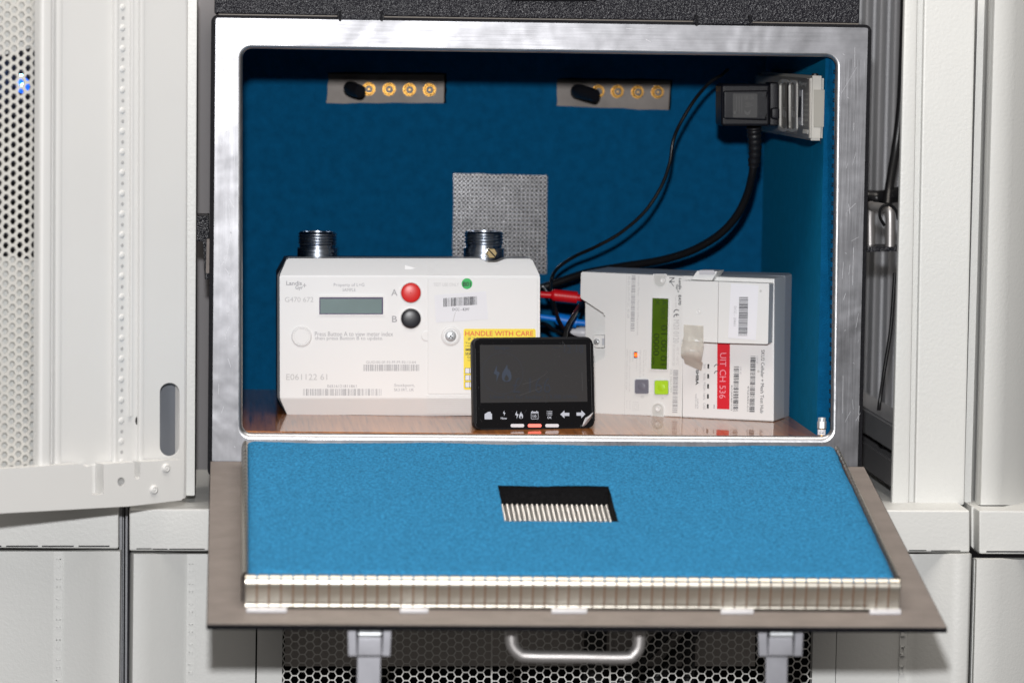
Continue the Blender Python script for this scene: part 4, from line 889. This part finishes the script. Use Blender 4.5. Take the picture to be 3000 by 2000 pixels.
def lead(pts, body, r0, r1, m, label, Yd):
    o = thing('test_lead', tuple(U(*zc_(*pts[0]), Yd)), label, 'test lead')
    bm = bmesh.new(); bm_tube(bm, catmull([U(*zc_(x, y), Yd) for x, y in pts], 8), r0, 14); mk('lead_wire', bm, m, o, smooth=60)
    a_, b_ = [U(*zc_(x, y), Yd) for x, y in body]; bm = bmesh.new(); L = b_-a_
    bm_tube(bm, [a_+L*i/24 for i in range(25)], lambda t: r1*(min(1, .62+t*3.2)+(.02*math.sin(t*60) if t > .15 else 0)), 22); mk('plug_grip', bm, m, o, smooth=40)
lead([(-700, 470), (-200, 540), (160, 585), (400, 600)], [(380, 590), (930, 650)], .0032, .0057, redp, 'red test lead with ribbed plug going into the electricity meter', .24)
lead([(900, 650), (1000, 655), (1250, 670)], [(905, 648), (960, 655)], .0030, .0034, redp, 'red tip', .24) if False else None
cable('red_pin', [(*zc_(880, 645), .24), (*zc_(1000, 657), .24), (*zc_(1300, 690), .24)], .0033, redp, '', parent=[o for o in bpy.data.objects if o.get('label', '').startswith('red test lead')][0])
lead([(-700, 900), (-200, 990), (160, 1050), (500, 1100)], [(480, 1090), (920, 1170)], .0029, .0058, bluep, 'blue test lead with ribbed plug going into the electricity meter', .25)
cable('blue_pin', [(*zc_(880, 1160), .25), (*zc_(1000, 1175), .25), (*zc_(1400, 1210), .25)], .0033, bluep, '', parent=[o for o in bpy.data.objects if o.get('label', '').startswith('blue test lead')][0])
bm = bmesh.new(); bm_tube(bm, catmull([U(*zc_(x, y), .26) for x, y in ((740, 1370), (900, 1375), (1050, 1385), (1250, 1395))], 6), lambda t: .0030+.0030*min(1, t*1.6), 18)
tag(mk('white_connector', bm, clip_w, None, loc=U(*zc_(1000, 1385), .26), smooth=60), 'blurred white cable connector low behind the left edge of the electricity meter', 'connector')
# ================================================================== black case above
P0 = PY(.012)
uc = thing('black_case', tuple(U(1570, 40, .1)), 'black leather-textured metal case resting on top of the shielded box', 'case')
solid('front_panel', P0, [(629, -60), (2520, -30), (2517, 69), (628, 40)], -.30, 0, powder, uc, bev=.0012)
solid('seam_strip', PY(.006), [(640, 41), (2516, 69), (2516, 74), (640, 47)], -.004, 0, mat('brown_seam', (.10, .085, .07), .5), uc)
solid('pull_slot', P0, rect(1492, -30, 1752, 4, 10), .0001, .0012, blackin, uc)
for a_, b_, y in ((990, 1124, 36), (2035, 2204, 50)):
    hh = solid('hinge_clip', PY(.0), roundpoly([(a_, y+1), (b_, y+3), (b_+2, y+24), (a_-2, y+22)], 4, 3), -.006, .003, powder, uc, bev=.001)
    for x in (a_+3, b_-9): solid('clip_ear', PY(.0), [(x, y-4), (x+7, y-4), (x+7, y+26), (x, y+26)], -.004, .0045, powder2, uc, bev=.0006)
# ================================================================== equipment rack around the box
rack = thing('equipment_rack', (.27, .1, -.1), 'white open equipment rack around the box, its perforated door swung open at left', 'rack')
def poststrip(name, xt0, xt1, xb0, xb1, y0, y1, Y, th_, m, parent, bev=.002):
    return solid(name, PY(Y), [(xt0, y0), (xt1, y0), (xb1, y1), (xb0, y1)], -th_, 0, m, parent, bev=bev)
poststrip('post', 2651, 2858, 2612, 2823, -30, 1482, .046, .006, rackw, rack)
poststrip('post_face', 2708, 2860, 2679, 2826, -30, 1481, .040, .0055, rackw, rack, .0025)
poststrip('post_edge', 2650, 2690, 2612, 2664, -30, 1480, .040, .0055, rackw, rack, .0025)
poststrip('post', 548, 578, 540, 571, -30, 1452, .03, .10, rackw, rack, .001)
BYL = -.012
bt = [U(377, 1489, BYL), U(2842, 1493, BYL)]
solid('plinth_beam', PY(BYL), [(378, 1489), (1600, 1490), (2842, 1493), (2842, 1618), (1600, 1616), (378, 1614)], -.30, 0, rackw, rack, bev=.0022)
solid('plinth_slots', PY(BYL), rect(400, 1605, 444, 1608), .0001, .0003, inkk, rack); 
for x0, x1, y in ((447, 491, 1606), (496, 600, 1606), (2663, 2714, 1610), (2728, 2814, 1611)): solid('plinth_slots', PY(BYL), rect(x0, y, x1, y+3), .0001, .0003, inkk, rack)
# rack interior seen through the gaps
prof_ = []
for i in range(34): x = 2470+i*7; prof_.append((x, .42+.009*math.sin(i*1.05)))
curtain('corrugated_side', prof_, -40, 1470, rackg, rack, thick=.01, smooth=60)
def ybeam(name, x0, x1, pxa, pya, pyb, Ya, Yb, m):
    za, zb2 = U(pxa, pya, Ya).z, U(pxa, pyb, Ya).z; return box(name, (x0, Ya, zb2), (x1, Yb, za), m, rack, bev=.002)
ybeam('side_rail', .600, .63, 2613, 1245, 1326, .06, .41, rackg); ybeam('side_rail', .600, .63, 2613, 1346, 1432, .06, .41, mat('rail_grey', (.16, .16, .17), .5))
box('rack_floor', (-.03, .0, -.10), (.60, .5, -.085), rackg, rack)
curtain('inner_side', [(500, .3), (570, .32), (640, .34)], -40, 1470, mat('inner_grey', (.30, .29, .30), .6), rack)
cable('vertical_black_cable', [(2652, -30, .30), (2648, 120, .30), (2640, 300, .30), (2625, 430, .30), (2606, 545, .29), (2600, 600, .28)], .0045, cablem, 'thick black cable hanging in the gap between box and right rack post')
cable('hanging_black_cable', [(2622, 800, .2), (2610, 960, .2), (2590, 1090, .2), (2577, 1180, .2), (2571, 1240, .19), (2574, 1290, .17), (2590, 1318, .15), (2618, 1338, .12)], .0018, cablem, 'thin black cable looping down in the gap beside the right rack post')
cable('crossing_black_cable', [(2535, 578, .30), (2575, 580, .30), (2620, 572, .29), (2670, 560, .28)], .0075, cablem, 'black cable bundle crossing the gap above the steel bracket handle')
# open door
do = U(548, 1460, -.035); dux = Vector((.807, .590, 0)); DP = PL(do, dux)
dr = DP.at
door = holed('open_door', DP, [(118, -60), (546, -60), (541, 1459), (118, 1462)], [[zl2(*p) for p in roundpoly([(667, 315), (750, 315), (750, 620), (667, 620)], 40, 8)], circ(405, 1232, 9, 14, 16)], -.0016, 0, doorw, rack, label='white perforated steel door swung open towards the camera')
S_ = lambda n, pts, w0, w1, m=doorw, **k: solid(n, DP, pts, w0, w1, m, door, **k)
S_('door_fold', [(122, -60), (158, -60), (153, 1375), (116, 1378)], .0, .010, bev=.0035, seg=3)
S_('door_fold', [(166, -60), (186, -60), (181, 1372), (161, 1374)], .0, .005, bev=.002)
S_('door_rail', [(337, -60), (350, -60), (346, 1362), (333, 1363)], .0, .004, bev=.0015)
S_('door_rail', [(386, -60), (394, -60), (390, 1220), (382, 1221)], .0, .003, bev=.001)
S_('door_rail', [(412, -60), (426, -60), (422, 1352), (408, 1353)], .0, .0035, bev=.0012)
S_('door_edge', [(541, -60), (550, -60), (545, 1458), (536, 1459)], -.012, .0, bev=.001)
bm = bmesh.new(); bm2 = bmesh.new()
for k in range(24):
    y = 22+k*60.5; x = 359.5-y*.0032
    bm_lathe(bm, DP.at(x, y, 0), DP.n, [(0, .0030), (.0006, .0024), (.0009, .001), (.0009, .0001)], 14)
    bm_lathe(bm2, DP.at(x+1, y+31, 0), DP.n, [(0, .0016), (.0003, .0014)], 10)
mk('embossed_studs', bm, doorw, door, kind='stuff'); mk('punched_holes', bm2, mat('hole_grey', (.38, .38, .38), .5), door, kind='stuff')
S_('slot_backing', [(462, 1110), (534, 1110), (534, 1345), (462, 1345)], -.030, -.022, m=mat('slot_dark_grey', (.16, .17, .19), .5)); S_('slot_backing', [(395, 1215), (415, 1215), (415, 1250), (395, 1250)], -.010, -.008, m=darkg)
bmr = [z3l(*p) for p in ((-60, 292), (900, 228), (960, 238), (985, 262), (1060, 246), (1060, 585), (1190, 578), (1190, 232), (1545, 208), (1545, 380), (1565, 405), (1590, 405), (1610, 380), (1612, 204), (2080, 180), (2105, 620), (2080, 645), (1480, 715), (-60, 800))]
holed('bottom_rail', DP, bmr, [[z3l(*p) for p in circ(1392, 434, 42, 52, 20)]], .002, .014, doorw, door)
S_('rail_backing', [z3l(*p) for p in ((1050, 246), (1650, 200), (1650, 640), (1050, 700))], -.002, .0015)
for x, y in ((1905, 276), (1765, 524)): disc('rivet', x, y, 54, doorw, door, P=DP, w0=.014, conv=z3l, k=.2551, prof=[(0, 1), (.0014, .9), (.002, .6), (.0016, .4), (.002, .25), (.002, .01)], n=28)
disc('bolt', 1398, 440, 34, screwm, door, P=DP, w0=.0016, conv=z3l, k=.2551, prof=[(0, 1), (.003, .9), (.004, .4), (.004, .01)], n=18)
MP = DP.off(-.004)
hexsheet('mesh_sheet', MP, (-60, -60, 121, 1380), 27.6*3.22/F, .00255, .0016, mat('door_mesh', (.56, .55, .52), .5), door)
bm = bmesh.new()
for k in range(52):
    bm_lathe(bm, DP.at(112-k*.09, -10+k*27.55, -.003), DP.n, [(0, .0028), (.0018, .0024), (.0026, .0012), (.0026, .0001)], 10)
mk('mesh_border', bm, doorw, door, kind='stuff')
# unit seen behind the door mesh
BP = DP.off(-.013)
un = thing('cabinet_unit', tuple(DP.at(60, 900, -.04)), 'pale panel with a tall dark opening and blue lights behind the open door mesh', 'panel')
holed('panel', BP, [(-120, -120), (150, -120), (150, 1400), (-120, 1400)], [roundpoly([(-40, 175), (112, 135), (108, 762), (-40, 745)], 18, 5)], -.002, 0, rackw, un)
solid('dark_opening', DP.off(-.050), [(-120, 100), (170, 100), (170, 800), (-120, 800)], -.002, 0, mat('dark_interior', (.028, .028, .036), .6), un)
for x, y, r in ((66, 250, 6), (62, 222, 4.5)): disc('indicator_light', x, y, r, blueled, un, P=DP, w0=-.034, conv=None, k=1, prof=[(0, 1), (.001, .8), (.001, .01)], n=16)
disc('indicator_glow', 66, 250, 24, mat('blue_glow', (.02, .12, .5), .3, emit=(.01, .10, .6, 1.6)), un, P=DP, w0=-.040, conv=None, k=1, n=20)  # dim blue disc behind the light; its halo is put in as emission
# ================================================================== lower cabinets and neighbours
lc = thing('lower_cabinet', (.27, .05, -.3), 'white cabinet under the box with a honeycomb mesh door', 'cabinet')
cdL = curtain('door_stile', [(381, .012), (384, -.010), (392, -.016), (448, -.016), (545, .006), (580, .006), (620, .006), (752, .006)], 1622, 2040, rackw, lc)
curtain('door_stile', [(757, .006), (831, .006)], 1622, 2040, rackw, lc)
curtain('door_stile', [(2388, .006), (2456, .006)], 1622, 2040, rackw, lc)
curtain('door_stile', [(2458, .006), (2640, .006), (2692, .006), (2786, -.016), (2838, -.016), (2846, -.010), (2847, .012)], 1622, 2040, rackw, lc)
hexsheet('mesh_sheet', PY(.010), (825, 1560, 2400, 2040), .00765, .0011, .001, meshm, lc)
def slots(px, y0, step, n, Y, parent, w=13, h=25, lean=.0):
    bm = bmesh.new()
    for k in range(n):
        x, y = px-lean*k*step, y0+k*step; a_, b_ = x-w/2, x+w/2
        for q in (rect(a_, y, b_, y+3), rect(a_, y+h-3, b_, y+h+3), rect(a_, y, a_+3, y+h), rect(b_-3, y, b_, y+h)): bm_prism(bm, [U(*p, Y-.0009) for p in q], (0, .001, 0))
    mk('embossed_slots', bm, rackw, parent, kind='stuff')
curtain('embossed_strip', [(549, .004), (574, .004)], 1622, 2040, rackw, lc, thick=.002); slots(560, 1650, 59, 7, .004, lc, lean=.005)
curtain('embossed_strip', [(2643, .004), (2664, .004)], 1622, 2040, rackw, lc, thick=.002); slots(2651, 1660, 58, 7, .004, lc, lean=.03)
solid('blank_panel', PY(.075), [(835, 1500), (2215, 1500), (2212, 1950), (835, 1950)], -.01, 0, blankp, lc)
solid('dark_inside', PY(.30), [(600, 1400), (2500, 1400), (2500, 2140), (600, 2140)], -.01, 0, blackin, lc)
solid('mesh_seam', PY(.0075), [(1440, 1700), (1444, 1700), (1442, 2040), (1438, 2040)], -.001, .0006, meshm, lc); solid('mesh_seam', PY(.0075), [(1787, 1700), (1791, 1700), (1789, 2040), (1785, 2040)], -.001, .0006, meshm, lc)
for lab, pts, r in (('black cable bundle behind the mesh door just left of the carry handle corner', [(1752, 1760, .06), (1745, 1860, .06), (1740, 1960, .06), (1730, 2060, .06)], .0105), ('black cable slanting behind the mesh door right of the handle, upper one', [(1990, 1780, .06), (1950, 1850, .06), (1880, 1930, .06), (1800, 2010, .06)], .006), ('black cable slanting behind the mesh door right of the handle, lower one', [(2070, 1800, .06), (2010, 1880, .06), (1950, 1950, .06), (1890, 2020, .06)], .006), ('upright black cable behind the mesh door right of the slanting pair', [(2030, 1740, .062), (2020, 1860, .062), (2016, 1960, .062), (2010, 2060, .062)], .006)):
    cable('hidden_cable', pts, r, cablem, lab)
# left neighbour
nl = thing('neighbour_cabinet', tuple(U(180, 1800, .02)), 'white cabinet at the lower left, across the dark gap from the mesh door cabinet', 'cabinet')
solid('top_beam', PY(-.012), [(-80, 1440), (348, 1462), (348, 1607), (-80, 1604)], -.3, 0, rackw, nl, bev=.002)
for x0, x1 in ((-60, 4), (18, 111), (123, 216), (230, 321)): solid('beam_slots', PY(-.012), rect(x0, 1597, x1, 1601), .0001, .0003, inkk, nl)
curtain('door', [(-60, .006), (188, .006), (276, -.014), (352, -.016), (355, -.010), (356, .02)], 1614, 2040, rackw, nl)
curtain('embossed_strip', [(158, .004), (184, .004)], 1614, 2040, rackw, nl, thick=.002); slots(172, 1636, 59, 7, .004, nl, lean=.005)
fill = thing('gap_filler', tuple(U(364, 1700, .03)), 'dark grey upright filler strips in the gap between the two lower left cabinets', 'filler strip')
for x0, x1, Y, m in ((340, 390, .06, darkg), (350, 358, .01, rackg), (368, 374, .015, rackg), (360, 363, .02, rackg)): solid('strip', PY(Y), [(x0, 1462), (x1, 1462), (x1-2, 2040), (x0-2, 2040)], -.01, 0, m, fill)
# right neighbour
nr = thing('neighbour_rack', tuple(U(2930, 700, .05)), 'white rack with angled door at the right edge, beside the right post', 'rack')
curtain('door', [(2905, .050), (2910, .030), (2916, .026), (2982, .026), (3100, .085)], -40, 1479, rackw, nr)
curtain('side_strip', [(2866, .058), (2886, .058), (2906, .075)], -40, 1482, rackw, nr)
n2 = thing('neighbour_cabinet', tuple(U(2930, 1800, .02)), 'white cabinet at the lower right corner, below the angled door', 'cabinet')
solid('top_beam', PY(-.004), [(2868, 1494), (3100, 1496), (3100, 1624), (2868, 1622)], -.3, 0, rackw, n2, bev=.0022)
solid('beam_side', PY(.022), [(2846, 1482), (2868, 1490), (2868, 1622), (2846, 1600)], -.2, 0, rackw, n2)
solid('beam_slots', PY(-.004), rect(2890, 1613, 3080, 1617), .0001, .0003, inkk, n2)
curtain('door', [(2856, .02), (2857, -.006), (2862, -.012), (2938, -.012), (3100, .03)], 1638, 2060, rackw, n2)
# things far behind, closing the gaps
bd = box('background_wall', (-.9, .75, -.9), (1.4, .76, .9), darkg, None, loc=(0, .75, 0)); bd['kind'] = 'structure'
